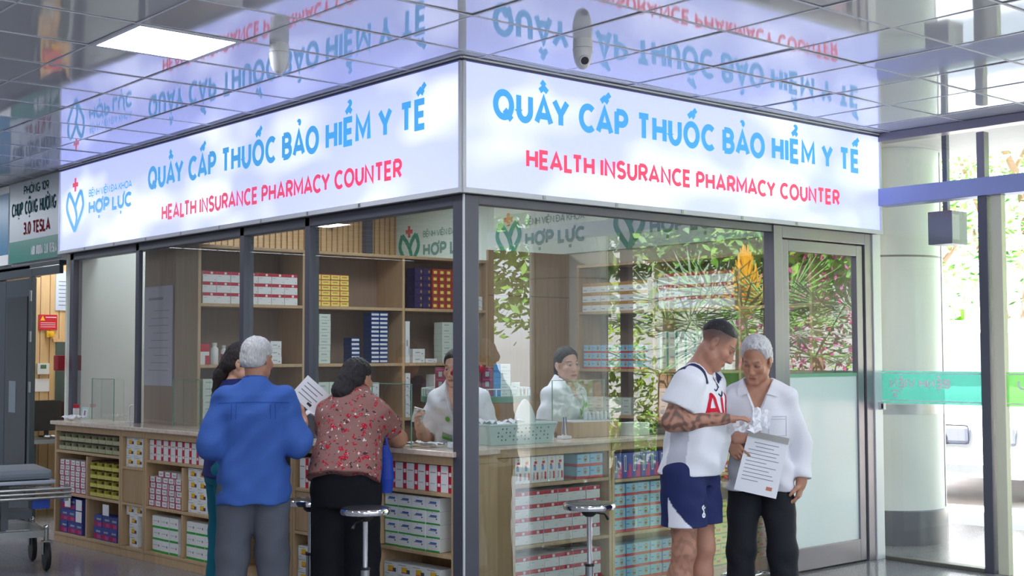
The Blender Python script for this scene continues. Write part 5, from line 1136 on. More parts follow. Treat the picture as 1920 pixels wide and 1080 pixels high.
p = pharm('pharmacist in white coat with green badge standing behind the corner post', (.735, .955, 0), -146, 1.585, 4, (-8, 8, 0),
          {'R': arm((-.215, -.06, 1.01), (-.185, -.255, 1.10), (.05, -.55, .8), (.9, -.2, .1), (.1, -.7, -.6), curl=(30, 36, 42, 48)), 'L': arm((.215, -.02, 1.05), (.17, -.17, .99), (-.2, -.9, -.1), (0, 0, -1), (-1, 0, 0))}, 6)
hair(p.r, p.hc, p.Rm, p.hs, 'back', (34, 26, 26), .010)
GRB = mat('badge_green', (96, 190, 70), .4)
def lay(p, nm, quads, m, off=.005): decal(nm, p.shirt_o, p.r, [tuple(Vector((a.x if hasattr(a, 'x') else a[0], a.y if hasattr(a, 'x') else a[1])) for a in q_) for q_ in quads], m, (0, 0, 0), (1, 0, 0), (0, 0, 1), (0, 1, 0), off)
dsk = lambda x, z, r: ribbon(_E(x, z, r/2, r/2, 0, 360, 12), r/2)
lay(p, 'round_badge', dsk(-.035, 1.135, .016), GRB); lay(p, 'name_card', [((-.075, 1.055), (-.005, 1.035), (-.005, .995), (-.075, 1.015))], mat('card_grey_green', (150, 176, 150), .4)); lay(p, 'card_strip', [((-.075, 1.03), (-.005, 1.01), (-.005, .998), (-.075, 1.018))], GRB, .007)
hw_ = wpt(p, (-.175, -.30, 1.165)); b = MB()
b.box((-.035, -.002, -.05), (.035, .002, .05), mat('blister_foil', (206, 212, 216), .2, metal=.6)); 
for i in range(2):
    for j in range(4): b.sphere((-.015+.03*i, -.003, -.036+.024*j), .008, PLWHITE, 6, (1, .6, 1))
tag(b.build('blister_pack', loc=hw_, rot=(R(20), R(15), R(-40))), 'silvery blister pack in the raised hand of the pharmacist', 'medicine')
p = pharm('pharmacist in white coat with green lanyard seen through the side glass', (1.568, .905, 0), -78, 1.60, 7, (-22, 2, -4),
          {'R': arm((-.20, -.02, 1.06), (-.16, -.215, 1.03), (.1, -.95, -.1), (0, 0, -1), (1, 0, 0)), 'L': arm((.20, -.04, 1.06), (.16, -.24, 1.06), (-.1, -.9, .1), (-1, 0, 0), (0, -.2, 1), curl=(30, 36, 42, 46))}, 8)
q = lambda a: p.hc+p.Rm @ (np.array(a)*p.hs)
hair(p.r, p.hc, p.Rm, p.hs, 'back', (30, 24, 26), .010, extra=[(q((0, .10, -.0)), q((0, .12, -.13)), .04, .036), (q((0, .12, -.13)), q((-.02, .10, -.26)), .036, .02)])
lay(p, 'lanyard', ribbon([(.05, 1.34), (.04, 1.22), (.02, 1.13)], .006)+ribbon([(-.05, 1.34), (-.02, 1.22), (.02, 1.13)], .006), GRB); lay(p, 'round_badge', dsk(.06, 1.20, .018), GRB); lay(p, 'name_card', [((-.015, 1.125), (.055, 1.125), (.055, 1.04), (-.015, 1.04))], mat('card_green_white', (190, 222, 180), .4), .006)
PH2 = p
# ------------------------------------------------------------------ stools
SEATD = mat('stool_seat_dark', (58, 56, 60), .25, coat=.4)
def stool(loc, zs, rz, label, d=.27):
    r = empty('round_stool', (loc[0], loc[1], 0), R(rz)); tag(r, label, 'stool', 'chrome swivel stools'); a = d/2
    b = MB(); b.lathe([(a*.98, zs-.034), (a, zs-.026), (a*1.01, zs-.014), (a*.97, zs-.004), (a*.9, zs-.002), (a*.9, zs-.034)], CHROME, n=36); b.build('seat_rim', r)
    b = MB(); b.lathe([(a*.9, zs-.032), (a*.9, zs-.001), (a*.6, zs+.003), (.001, zs+.004)], SEATD, n=36); b.build('seat', r)
    b = MB(); b.lathe([(.045, zs-.034), (.04, zs-.06), (.022, zs-.075)], BLACK, n=18); b.build('seat_bracket', r)
    b = MB(); b.lathe([(.014, .40), (.014, zs-.076)], CHROME, n=16); b.build('piston', r)
    b = MB(); b.lathe([(.024, .06), (.024, .412), (.016, .414)], STEEL, n=18); b.lathe([(.027, .405), (.027, .418)], BLACK, n=18); b.build('column', r)
    b = MB(); b.tube([(0, .02, zs-.055), (.06, .09, zs-.07), (.075, .11, zs-.10)], [.005, .005, .009], BLACK, 8); b.build('height_lever', r)
    b = MB(); T = 28; rr = .17; b.tube([(rr*math.cos(2*PI*i/T), rr*math.sin(2*PI*i/T), .24) for i in range(T+1)], .009, CHROME, 8, False)
    for k in range(3): b.tube([(.024*math.cos(2.094*k), .024*math.sin(2.094*k), .24), (rr*math.cos(2.094*k), rr*math.sin(2.094*k), .24)], .006, CHROME, 8)
    b.build('foot_ring', r)
    for k in range(5):
        t = 2*PI*k/5; c, s_ = math.cos(t), math.sin(t); b = MB(); b.tube([(.02*c, .02*s_, .075), (.13*c, .13*s_, .062), (.23*c, .23*s_, .052)], [.018, .015, .012], CHROME, 10); lg = b.build('leg', r)
        b = MB(); b.lathe([(.024, -.01), (.026, 0), (.024, .01)], BLACK, n=14, T=Matrix.Translation((.23*c, .23*s_, .027)) @ Matrix.Rotation(t, 4, 'Z') @ Matrix.Rotation(R(90), 4, 'X')); b.build('caster', lg)
    return r
stool((-.526, .169), .735, 150, 'chrome round stool right behind the woman in the floral blouse'); stool((.448, -.536), .745, 300, 'chrome round stool alone before the side glass', .285)
stool((-.474, .80), .725, 200, 'chrome round stool between blue shirt and floral blouse'); stool((1.60, -.70), .70, 250, 'chrome round stool half hidden behind the white haired man')

# ------------------------------------------------------------------ hospital stretcher at the far left
g = empty('stretcher', (-.80, 3.97, 0), R(170)); tag(g, 'wheeled steel hospital stretcher with grey mattress beside the far counter', 'stretcher')
MATT = mat('mattress_grey', (120, 130, 138), .4); STR = mat('stretcher_steel', (150, 150, 145), .3, metal=.7); PLG = mat('stretcher_plate', (92, 96, 104), .45)
b = MB(); b.box((0, -.30, .655), (1.9, .30, .725), MATT, .025); b.build('mattress', g)
b = MB(); b.box((-.02, -.32, .625), (1.92, .32, .652), mat('stretcher_tray', (176, 182, 190), .35, metal=.3), .006); b.build('bed_panel', g)
for s_ in (-1, 1):
    b = MB()
    for z in (.53, .56, .59): b.tube([(-.12, s_*.36, z), (1.9, s_*.36, z)], .012, STR, 8)
    for x in (-.1, .5, 1.2): b.box((x, s_*.36-.006, .5), (x+.03, s_*.36+.006, .62), STR)
    b.build('side_rail', g)
b = MB(); b.box((.02, -.27, .24), (1.9, -.24, .29), STR); b.box((.02, .24, .24), (1.9, .27, .29), STR); b.box((.02, -.24, .24), (.06, .24, .29), STR); b.box((.3, -.23, .292), (1.5, .23, .30), PLG)
for x in (.28, 1.4): b.box((x, -.2, .30), (x+.05, .2, .62), PLG)
b.tube([(.34, -.2, .32), (.95, -.2, .61)], .014, STR, 8); b.tube([(.34, .2, .32), (.95, .2, .61)], .014, STR, 8); b.box((.1, -.1, .36), (.5, .1, .42), PLG); b.build('lower_frame', g)
b = MB(); b.box((.02, .27, .45), (.14, .33, .52), mat('handle_blue', (30, 70, 170), .4), .006); b.build('brake_handle', g)
for x in (.03, 1.75):
    for y in (-.26, .26):
        b = MB(); b.tube([(x, y, .30), (x, y, .215)], .018, STR, 12); b.box((x-.03, y-.02, .12), (x-.024, y+.035, .215), STR); b.box((x+.024, y-.02, .12), (x+.03, y+.035, .215), STR); b.box((x-.03, y-.02, .205), (x+.03, y+.035, .215), STR); b.sphere((x, y, .31), .02, CHROME, 8)
        c = b.build('caster_fork', g); b = MB(); b.lathe([(.06, -.018), (.096, -.016), (.104, 0), (.096, .016), (.06, .018)], BLACK, n=24, T=Matrix.Translation((x, y+.02, .105)) @ Matrix.Rotation(R(90), 4, 'Y')); b.build('wheel', c)

# ------------------------------------------------------------------ things on the counters
def screen(name, lo, hi, label):
    b = MB(); b.box(lo, hi, GLASSC); o = b.build(name); tag(o, label, 'screen', 'clear counter screens')
    b = MB(); e = .004
    thin = 0 if hi[0]-lo[0] < .02 else 1
    def bar(l, h): b.box(l, h, GEDGE)
    if thin == 0: bar((lo[0], lo[1]-e, lo[2]), (hi[0], lo[1], hi[2])); bar((lo[0], hi[1], lo[2]), (hi[0], hi[1]+e, hi[2])); bar((lo[0], lo[1]-e, hi[2]), (hi[0], hi[1]+e, hi[2]+e))
    else: bar((lo[0]-e, lo[1], lo[2]), (lo[0], hi[1], hi[2])); bar((hi[0], lo[1], lo[2]), (hi[0]+e, hi[1], hi[2])); bar((lo[0]-e, lo[1], hi[2]), (hi[0]+e, hi[1], hi[2]+e))
    b.build('polished_edge', o); return o
screen('counter_screen', (.03, 4.66, 1.001), (.036, 5.10, 1.345), 'low clear screen on the worktop at the far post'); screen('counter_screen', (.03, 3.16, 1.001), (.036, 3.58, 1.36), 'low clear screen on the worktop left of the blue shirt')
screen('counter_screen', (.03, .52, 1.001), (.036, .92, 1.37), 'low clear screen on the worktop beside the floral blouse'); screen('counter_screen', (1.26, .64, 1.001), (1.73, .646, 1.37), 'green edged clear screen before the pharmacist with the lanyard')
for k, (x, y, rz, s) in enumerate(((.17, .50, 20, (.15, .11)), (.12, .66, -15, (.14, .10)), (.24, .36, 50, (.12, .1)), (.17, .20, 5, (.13, .09)))):
    crumple('prescription', (x, y, 1.010), s, ['white prescription slip on the worktop under the raised hand', 'white prescription slip at the elbow of the floral blouse', 'white prescription slip nearest the pharmacist behind the post', 'white prescription slip nearest the corner post'][k], 'paper', rz, (0, 0), 20+k, .003, PAPER, 'slips on the worktop')
def card(name, loc, w, h, rz, m, label, cat, extra=None):
    b = MB(); b.box((-w/2, -.006, 0), (w/2, .006, h), m, .002)
    if extra: extra(b)
    return tag(b.build(name, loc=loc, rot=(R(-8), 0, R(rz))), label, cat)
card('counter_card', (.02, 5.22, 1.001), .085, .10, -68, mat('card_mint', (196, 226, 214), .4), 'small mint green standing card at the far end of the worktop', 'card', lambda b: (b.box((-.03, -.0075, .015), (.03, -.006, .085), PAPER), b.box((-.008, -.0085, .03), (.008, -.0075, .07), mat('ink_grey', (120, 124, 138), .6))))
b = MB(); b.lathe([(.024, 0), (.026, .004), (.026, .085), (.02, .09)], PAPER, n=18); b.lathe([(.0255, .0905), (.0255, .12), (.02, .123), (.001, .123)], cR, n=18); tag(b.build('lotion_bottle', loc=(.0, 5.36, 1.001)), 'small white bottle with red cap at the far worktop end', 'bottle')
crumple('folded_cloth', (-.13, 5.10, 1.016), (.12, .16), 'white folded cloth at the very end of the worktop', 'cloth', 20, (0, 0), 31, .01)
for k, (y, x) in enumerate(((4.42, .06), (4.30, .045))):
    b = MB(); b.tube([(0, 0, .0), (0, 0, .12), (.0, -.02, .14), (0, -.05, .14), (0, -.06, .12), (0, -.06, 0)], .006, PLWHITE if k == 0 else CHROME, 8); b.box((-.03, -.08, 0), (.03, .02, .008), PLWHITE)
    if k == 0: tag(b.build('phone_stand', loc=(x, y, 1.001), rot=(0, 0, R(20))), 'small white wire stand on the worktop behind the thin mullion', 'stand')
b = MB(); b.box((0, 0, 0), (.22, .26, .30), mat('monitor_case', (70, 76, 88), .4), .01); tag(b.build('printer', loc=(.13, 1.95, 1.001 if False else .70), rot=(0, 0, R(-8))), 'dark grey printer standing low behind the glass by the papers', 'printer')
# papers in the blue man's hand
hp = wpt(type('o', (), {'r': [o for o in bpy.data.objects if o.name == 'person'][0]})(), (-.30, -.42, 1.315))
b = MB(); b.box((-.085, -.002, -.075), (.085, .002, .075), PAPER); 
for i in range(4): b.box((-.06, -.003, .04-.025*i), (.06-.02*(i % 2), -.002, .045-.025*i), INK)
b.box((.02, -.003, -.055), (.05, -.002, -.04), mat('ink_black', (30, 30, 34), .6)); tag(b.build('prescription_sheet', loc=hp, rot=(R(-10), R(42), R(-32))), 'white printed sheet raised in the right hand of the blue shirted man', 'paper')
crumple('folded_receipt', hp+Vector((.02, -.03, -.12)), (.12, .06), 'small folded white receipt under the raised printed sheet', 'paper', -20, (20, 10), 41, .004)

# basket on the window counter
BK = mat('basket_plastic', (200, 222, 216), .35, coat=.3); 
r = empty('plastic_basket', (.74, .47, 1.001), R(-4)); tag(r, 'pale teal plastic basket of crumpled bags behind the side glass', 'basket')
b = MB(); x0, y0, x1, y1, H, t = .23, .13, .255, .15, .12, .006
for sgn in (-1, 1):
    b.mesh([(-x0, sgn*y0, 0), (x0, sgn*y0, 0), (x1, sgn*y1, H), (-x1, sgn*y1, H), (-x0, sgn*(y0-t), 0), (x0, sgn*(y0-t), 0), (x1, sgn*(y1-t), H), (-x1, sgn*(y1-t), H)], [(0, 1, 2, 3), (7, 6, 5, 4), (3, 2, 6, 7)], BK)
    b.mesh([(sgn*x0, -y0, 0), (sgn*x0, y0, 0), (sgn*x1, y1, H), (sgn*x1, -y1, H), (sgn*(x0-t), -y0, 0), (sgn*(x0-t), y0, 0), (sgn*(x1-t), y1, H), (sgn*(x1-t), -y1, H)], [(0, 1, 2, 3), (7, 6, 5, 4), (3, 2, 6, 7)], BK)
b.box((-x0, -y0, 0), (x0, y0, .005), BK); HO = mat('basket_hole', (96, 122, 116), .6)
for i in range(14):
    for j in range(4):
        if (i+j) % 3: xx = -.19+i*.029; zz = .025+j*.022; yy = -(y0+(y1-y0)*zz/H)-.001; b.poly([(xx, yy, zz), (xx+.01, yy, zz), (xx+.01, yy-.002, zz+.01), (xx, yy-.002, zz+.01)], HO)
o = b.build('basket_body', r); fixbm(o)
b = MB(); pts = [(-x1, -y1), (x1, -y1), (x1, y1), (-x1, y1), (-x1, -y1)]; b.tube([(p_[0], p_[1], H) for p_ in pts], .008, BK, 8); b.build('basket_rim', r)
for k, (x, y, s, tl) in enumerate(((-.12, 0, (.2, .2), (4, 8)), (.05, .03, (.18, .18), (-6, -5)))): crumple('plastic_bag', (.74+x, .47+y, 1.115), s, ['crumpled white plastic bag in the corner post end of the basket', 'crumpled white plastic bag in the middle of the basket'][k], 'plastic bag', 10*k, tl, 50+k, .018)
b = MB(); b.lathe([(.085, 0), (.075, .05), (.05, .105), (.022, .14), (.002, .148)], mat('frosted_bag', (222, 228, 226), .3, coat=.3, bump=.4, bscale=25), n=16, T=Matrix.Diagonal((1, .5, 1, 1))); tag(b.build('plastic_bag', loc=(.86, .46, 1.12)), 'upright pointed white bag rising from the basket', 'plastic bag')
b = MB(); b.box((0, 0, 0), (.045, .04, .075), PAPER, .002); tag(b.build('white_box', loc=(1.06, .46, 1.0005)), 'small white upright box right beside the basket', 'box')
b = MB(); b.box((0, 0, 0), (.04, .035, .06), mat('dark_box', (60, 66, 70), .4), .002); tag(b.build('dark_box', loc=(1.005, .50, 1.0005)), 'small dark box between basket and white upright box', 'box')
r = empty('pen_stand', (1.25, .52, 1.0005)); tag(r, 'small white pen stand with two white blue pens on the window counter', 'pen stand')
b = MB(); b.box((-.04, -.03, 0), (.04, .03, .02), PLWHITE, .006); b.build('stand_base', r)
for sx in (-1, 1): b = MB(); b.tube([(sx*.015, 0, .0205), (sx*.006, 0, .17)], .006, PLWHITE, 8); b.tube([(sx*.017, -.004, .03), (sx*.009, -.004, .14)], .004, cNB, 6); b.build('pen', r)
r = empty('wooden_tray_box', (1.54, .60, 1.0005), R(-6)); tag(r, 'open wooden box of small vials before the lanyard pharmacist', 'wooden box')
b = MB(); b.box((-.19, -.09, 0), (.19, -.075, .10), WOODD, .002); b.box((-.19, .075, 0), (.19, .09, .10), WOODD, .002); b.box((-.19, -.075, 0), (-.175, .075, .1), WOODD, .002); b.box((.175, -.075, 0), (.19, .075, .1), WOODD, .002); b.box((-.19, -.09, .1005), (.19, .09, .108), PLWHITE); b.build('box_body', r)
for i in range(7):
    o = empty('glass_vial', (1.50+.034*i, .585-.004*i, 1.109)); tag(o, f'small clear vial with white cap, {ORD[i+1]} of seven on the wooden box', 'vial', 'vials on the wooden box')
    b = MB(); b.lathe([(.011, .0005), (.012, .004), (.012, .035), (.007, .042)], mat('vial_glass', (200, 214, 214), .15, coat=.6), n=12); b.build('vial_body', o); b = MB(); b.lathe([(.008, .0425), (.008, .055), (.003, .056)], PLWHITE, n=12); b.build('cap', o)
b = MB(); b.box((0, 0, 0), (.16, .14, .085), cPW, .004); tag(b.build('mint_box', loc=(1.78, .42, 1.0005)), 'pale mint carton on the window counter right of the screen', 'box')
r = empty('desk_telephone', (2.06, .47, 1.0005), R(10)); tag(r, 'grey desk telephone on the window counter near the tattooed man', 'telephone')
b = MB(); b.box((-.09, -.07, 0), (.09, .07, .04), mat('phone_grey', (90, 92, 96), .4), .01); b.build('base', r); b = MB(); b.tube([(-.10, .01, .075), (-.06, .01, .06), (.06, .01, .06), (.10, .01, .075)], [.022, .014, .014, .022], BLACK, 10); b.build('handset', r)
# rotating tray with stacked cartons
RT = (1.25, 1.42); GT = mat('tray_green', (96, 150, 120), .35, coat=.3)
r = empty('rotating_tray', (RT[0], RT[1], 0)); tag(r, 'round green tray stand with white rail behind the pharmacists', 'tray stand')
b = MB(); b.lathe([(.37, 1.215), (.385, 1.22), (.385, 1.26), (.375, 1.262), (.37, 1.245), (.001, 1.245)], GT, n=40); b.build('tray', r)
b = MB(); b.lathe([(.22, .0), (.22, .03), (.03, .05), (.025, 1.214)], PLWHITE, n=20); b.build('post', r)
b = MB(); T = 40; b.tube([(.378*math.cos(2*PI*i/T), .378*math.sin(2*PI*i/T), 1.31) for i in range(T+1)], .004, PLWHITE, 6, False)
for i in range(40): a = 2*PI*i/40; b.box((.378*math.cos(a)-.003, .378*math.sin(a)-.003, 1.262), (.378*math.cos(a)+.003, .378*math.sin(a)+.003, 1.31), PLWHITE)
b.build('wire_rail', r)
tn = Vector((-.66, -.75, 0)); td = Vector((.75, -.66, 0)); TF = Front(Vector((RT[0], RT[1], 0))+tn*.12-td*.3, td, tn)
fill(TF, 'maroon_carton', .02, .5, 1.246, 5, 3, 'on the round tray', h=.068); fill(TF, 'sky_edged_carton', .425, .6, 1.246, 1, 5, 'on the round tray'); fill(TF, 'white_carton', .545, .6, 1.246, 1, 2, 'end of round tray', w=.06, h=.05, t=.05)
# roses in a vase
r = empty('rose_vase', (.50, .60, 1.0005)); tag(r, 'green stemmed red roses in a narrow vase behind the corner post', 'flower vase')
b = MB(); b.lathe([(.03, 0), (.035, .03), (.02, .12), (.024, .16), (.018, .16)], mat('vase_glass', (150, 170, 160), .1, coat=.6), n=18); b.build('vase', r)
GST = mat('rose_stem', (70, 120, 50), .6); ROSE = mat('rose_petal', (176, 22, 44), .6)
for k, (dx, dy, dz) in enumerate(((.00, .03, .47), (-.035, .05, .43), (.10, -.02, .45), (.03, .03, .40))):
    b = MB(); b.tube([(0, 0, .13), (dx*.5, dy*.5, dz*.6), (dx, dy, dz-.02)], .004, GST, 6)
    for q in range(3): a = q*2.1+k; zz = dz*(.55+.12*q); b.poly([(dx*.6, dy*.6, zz), (dx*.6+.025*math.cos(a), dy*.6+.025*math.sin(a), zz+.03), (dx*.6+.045*math.cos(a), dy*.6+.045*math.sin(a), zz+.02), (dx*.6+.025*math.cos(a+.5), dy*.6+.025*math.sin(a+.5), zz-.005)], GST)
    st_ = b.build('stem', r); b = MB(); rnd = random.Random(k)
    for q in range(9):
        a = q*2.4; rr = .010+.0022*q; b.sphere((dx+rr*math.cos(a), dy+rr*math.sin(a), dz+.012-.002*q), .016, ROSE, 6, (1, .55 if q % 2 else 1, 1.1))
    b.build('blossom', st_)
b = MB(); b.sphere((0, 0, -.06), .05, mat('dome_tint', (60, 62, 66), .1, coat=1), 12); b.lathe([(.06, 0), (.062, -.04), (.05, -.05), (.02, -.05)], PLWHITE, n=20)
r = empty('back_wall_camera', (3.18, 6.27, 3.02)); tag(r, 'small dome camera on the slatted wall behind the shelves', 'security camera'); o = b.build('camera_body', r)

# ------------------------------------------------------------------ scanning-room wall and doorway beyond the counter
MX = .03; WALLG = mat('mri_wall', (206, 210, 214), .5); DOORG = mat('dark_green_grey', (58, 68, 76), .35, coat=.2)
b = MB(); b.box((MX, 6.46, 2.40), (MX+.06, 13.2, ZC-.002), WALLG); b.box((MX, 5.81, 2.40), (MX+.06, 6.46, ZC-.002), WALLG); b.box((MX, 7.9, 0), (MX+.06, 13.2, 2.40), WALLG); struct(b.build('wall_scanning_room'), 'hall wall of the scanning room beyond the counter')
b = MB(); b.box((MX-.02, 6.47, 0), (MX+.02, 6.53, 2.36), DOORG, .004); b.box((MX-.02, 5.81, 2.28), (MX+.02, 6.47, 2.36), DOORG, .004); b.box((MX-.02, 6.52, 2.28), (MX+.08, 7.9, 2.39), DOORG, .004); b.box((MX-.02, 5.81, 2.36), (MX+.08, 7.9, 2.40), mat('door_head_dark', (44, 50, 56), .4))
d = b.build('door_2'); struct(d, 'dark door frame of the scanning room')
b = MB(); b.box((MX+.0, 6.53, .01), (MX+.05, 7.19, 2.27), DOORG, .004); b.box((MX+.0, 7.2, .01), (MX+.05, 7.88, 2.27), DOORG, .004); b.build('door_leaf', d)
b = MB(); b.box((MX-.012, 6.60, .25), (MX-.0, 7.12, 2.1), mat('door_glass_dark', (34, 44, 50), .12, coat=.5)); b.build('door_panel', d)
for z in (2.1, 1.72, 1.25): b = MB(); b.box((MX-.03, 6.455, z-.05), (MX-.02, 6.50, z+.05), STEEL, .002); b.build('door_hinge', d)
b = MB(); b.box((MX-.014, 6.86, 1.0), (MX-.012, 7.04, 1.30), mat('door_notice', (120, 134, 142), .4)); b.build('door_notice', d)
b = MB(); b.box((.05, 7.4, 0), (1.6, 7.46, ZC-.01), SLAT)
for i in range(16): b.box((.06+i*.096, 7.385, 0), (.06+i*.096+.088, 7.4, ZC-.02), SLAT)
struct(b.build('wall_scanning_slats'), 'light wooden slat wall inside the scanning room')
b = MB(); b.box((.60, 7.372, 1.0), (.90, 7.384, 1.68), mat('window_dark_green', (64, 84, 84), .15, coat=.4)); b.box((.57, 7.37, 1.68), (.95, 7.384, 1.71), SLAT); b.box((.70, 7.366, 1.55), (.90, 7.371, 1.67), mat('green_screen', (150, 230, 70), .4, emit=(150, 240, 60), es=.5)); struct(b.build('window_20'), 'dark viewing window inside the scanning room')
def wall_item(name, x0, x1, z0, z1, m, label, cat, y=7.384, th=.012, extra=None):
    b = MB(); b.box((x0, y-th, z0), (x1, y-.0005, z1), m, .0015)
    if extra: extra(b, y-th)
    return tag(b.build(name), label, cat)
wall_item('wall_notice', .59, .80, 2.0, 2.40, mat('notice_blue_white', (206, 220, 240), .4), 'pale blue framed notice on the slat wall of the scanning room', 'notice', extra=lambda b, y: [b.box((.62, y-.001, 2.05+i*.04), (.77, y, 2.058+i*.04), INK) for i in range(7)])
wall_item('warning_sign', .42, .61, 1.80, 1.955, mat('warning_red', (190, 24, 50), .4), 'red warning sign with yellow triangle on the slat wall', 'sign', extra=lambda b, y: (b.poly([(.435, y-.001, 1.895), (.485, y-.001, 1.895), (.46, y-.001, 1.945)], cY), [b.box((.49, y-.001, 1.925-.025*i), (.60, y, 1.932-.025*i), PAPER) for i in range(1)], [b.box((.44, y-.001, 1.87-.02*i), (.59, y, 1.874-.02*i), PAPER) for i in range(3)]))
wall_item('emergency_switch', .49, .565, 1.725, 1.79, mat('switch_yellow', (230, 180, 40), .4), 'yellow emergency switch box under the red warning sign', 'switch', th=.05, extra=lambda b, y: b.lathe([(.018, 0), (.022, .015), (.001, .018)], cY, n=14, T=Matrix.Translation((.535, y, 1.757)) @ Matrix.Rotation(R(90), 4, 'X')))
wall_item('thermostat', .41, .53, 1.355, 1.465, PLWHITE, 'white thermostat on the slat wall above the papers', 'thermostat', th=.025, extra=lambda b, y: b.box((.44, y-.001, 1.41), (.50, y, 1.45), mat('lcd_green', (90, 120, 90), .3)))
wall_item('wall_paper_sheet', .375, .54, 1.18, 1.31, PAPER, 'white paper sheet pinned below the thermostat', 'paper', th=.004)
b = MB(); b.box((.10, 6.75, .70), (1.3, 7.36, .74), STEEL); b.box((.12, 6.8, 0), (.2, 7.3, .70), DOORG); b.box((1.2, 6.8, 0), (1.28, 7.3, .70), DOORG); tag(b.build('control_desk'), 'steel edged desk inside the scanning room doorway', 'desk')
r = empty('computer_monitor', (.44, 7.16, .7405)); tag(r, 'black computer monitor on the desk inside the scanning room', 'monitor')
b = MB(); b.box((-.16, -.02, .06), (.13, .01, .36), BLACK, .005); b.build('screen', r); b = MB(); b.box((-.06, -.06, 0), (.06, .06, .012), BLACK); b.box((-.02, .012, .0121), (.02, .03, .2), BLACK); b.build('stand', r)
for k in range(3): crumple('desk_papers', (.42+.12*k, 6.92, .748), (.16, .12), ['white papers on the scanning room desk by the door frame', 'white papers in the middle of the scanning room desk', 'white papers on the scanning room desk by the post'][k], 'paper', 15*k, (0, 0), 60+k, .002)
b = MB(); b.box((0, 0, 0), (.30, .12, .34), mat('rack_dark_red', (70, 40, 44), .5), .004)
for i in range(3):
    for j in range(3): b.sphere((.06+.09*i, -.012, .06+.11*j), .022, PLWHITE, 8, (1, .5, .7))
tag(b.build('knob_rack', loc=(.63, 7.22, .7405)), 'dark rack with white knobs beside the monitor in the doorway', 'rack')
b = MB(); b.box((-.035, 5.70, 1.41), (.03, 5.795, 1.545), mat('alarm_red', (160, 18, 32), .4), .006); tag(b.build('fire_alarm_box'), 'dark red alarm box at the far charcoal post', 'alarm box')
def wall_board(name, y0, y1, z0, z1, label, bands, texts, th=.035):
    r = empty(name, (MX-.001, (y0+y1)/2, (z0+z1)/2)); tag(r, label, 'sign'); L = r.location
    b = MB(); b.box((MX-th-L.x, y0-L.y, z0-L.z), (MX-.002-L.x, y1-L.y, z1-L.z), bands[0][2]); 
    for (a, c, m) in bands[1:]: b.box((MX-th-.002-L.x, y0+.0-L.y, a-L.z), (MX-th-L.x, y1-L.y, c-L.z), m)
    b.build('board', r)
    for (t, H, wt, w_, ys, z, m) in texts:
        b = MB(); place(b, text_quads(t, H, wt, w_)[0], (MX-th-.0025-L.x, ys-L.y, z-L.z), (0, -1, 0), (0, 0, 1), (-1, 0, 0), m, .0002); b.build('lettering', r)
TG = mat('board_teal', (30, 132, 116), .4); TGD = mat('text_dark_teal', (24, 84, 92), .85, spec=.1); TRD = mat('text_dark_red', (140, 12, 34), .85, spec=.1)
wall_board('room_board', 5.81, 7.03, 2.425, 3.19, 'white and teal room board over the scanning room door', [(0, 0, mat('board_grey_white', (196, 206, 212), .4)), (2.425, 2.63, TG)],
    [('PHÒNG 109', .085, .013, .62, 6.66, 3.06, TGD), ('CHỤP CỘNG HƯỞNG', .13, .021, 1.11, 6.97, 2.87, TGD), ('3.0 TESLA', .12, .022, .66, 6.66, 2.68, TRD), ('MRI ROOM 3.0 TESLA', .09, .014, .62, 6.45, 2.475, PAPER)])
wall_board('picture_board', 7.06, 8.2, 2.42, 3.19, 'blue picture board with white frame at the edge of view', [(0, 0, WHITE), (2.52, 3.12, mat('board_blue', (40, 120, 160), .4))], [])
# ------------------------------------------------------------------ outside: forecourt, columns, vehicles, plants, buildings
def V2(x, y): return (x, y)
PAVE = mat('forecourt_paving', (206, 200, 198), .7, var=.08, scale=1.5)
b = MB(); b.box((4.161, -30, -.12), (40, 40, -.01), PAVE); struct(b.build('ground_outside'), 'sunlit pale forecourt outside the entrance')
b = MB(); b.box((4.161, -9.2, -.0095), (6.3, 7, .0), FLOOR); struct(b.build('floor_porch'), 'polished porch floor before the entrance')
b = MB(); b.box((4.161, -9.2, 3.216), (5.6, 9, 3.45), mat('porch_soffit', (196, 198, 204), .5)); struct(b.build('ceiling_porch'), 'pale porch soffit outside the entrance')
b = MB(); b.box((-9.3, -9.3, 3.47), (5.6, 13.4, 3.7), WHITE); struct(b.build('roof_slab'), 'roof slab over the hall')  # unseen slab shuts sun out of the hall and stops short of the plants
def column(x, y, r, label):
    b = MB(); b.lathe([(r, .28), (r, ZC-.001)], mat('column_cladding', (232, 236, 234), .35, coat=.2), (x, y, 0), 48); b.lathe([(r*1.02, .0), (r*1.02, .27), (r, .2799)], mat('column_base_granite', (96, 98, 106), .25), (x, y, 0), 48)
    SE = mat('column_seam', (120, 118, 122), .5); b.lathe([(r*1.003, 2.325), (r*1.003, 2.34)], SE, (x, y, 0), 48); b.lathe([(r*1.004, 1.05), (r*1.004, 1.13)], mat('column_band', (176, 180, 184), .3, metal=.4), (x, y, 0), 48)
    for a in (-72, 60, 190): c, s_ = math.cos(R(a)), math.sin(R(a)); b.box((x+r*c-.004, y+r*s_-.004, .29), (x+r*c+.004, y+r*s_+.004, ZC-.01), SE)
    struct(b.build('column'), label)
column(5.05, .62, .46, 'round clad porch column right of the pharmacy door'); column(5.0, -4.3, .42, 'round clad porch column at the far end of the entrance')
b = MB(); b.box((0, 0, 0), (.22, .20, .25), mat('speaker_grey', (120, 124, 140), .4), .006); b.box((.0, -.004, .03), (.10, 0, .22), mat('speaker_face', (170, 172, 186), .4)); b.box((.08, .08, .25), (.12, .12, .855), ALU); tag(b.build('outdoor_speaker', loc=(4.30, -.45, 2.36)), 'grey box hanging high outside the entrance glass', 'speaker')

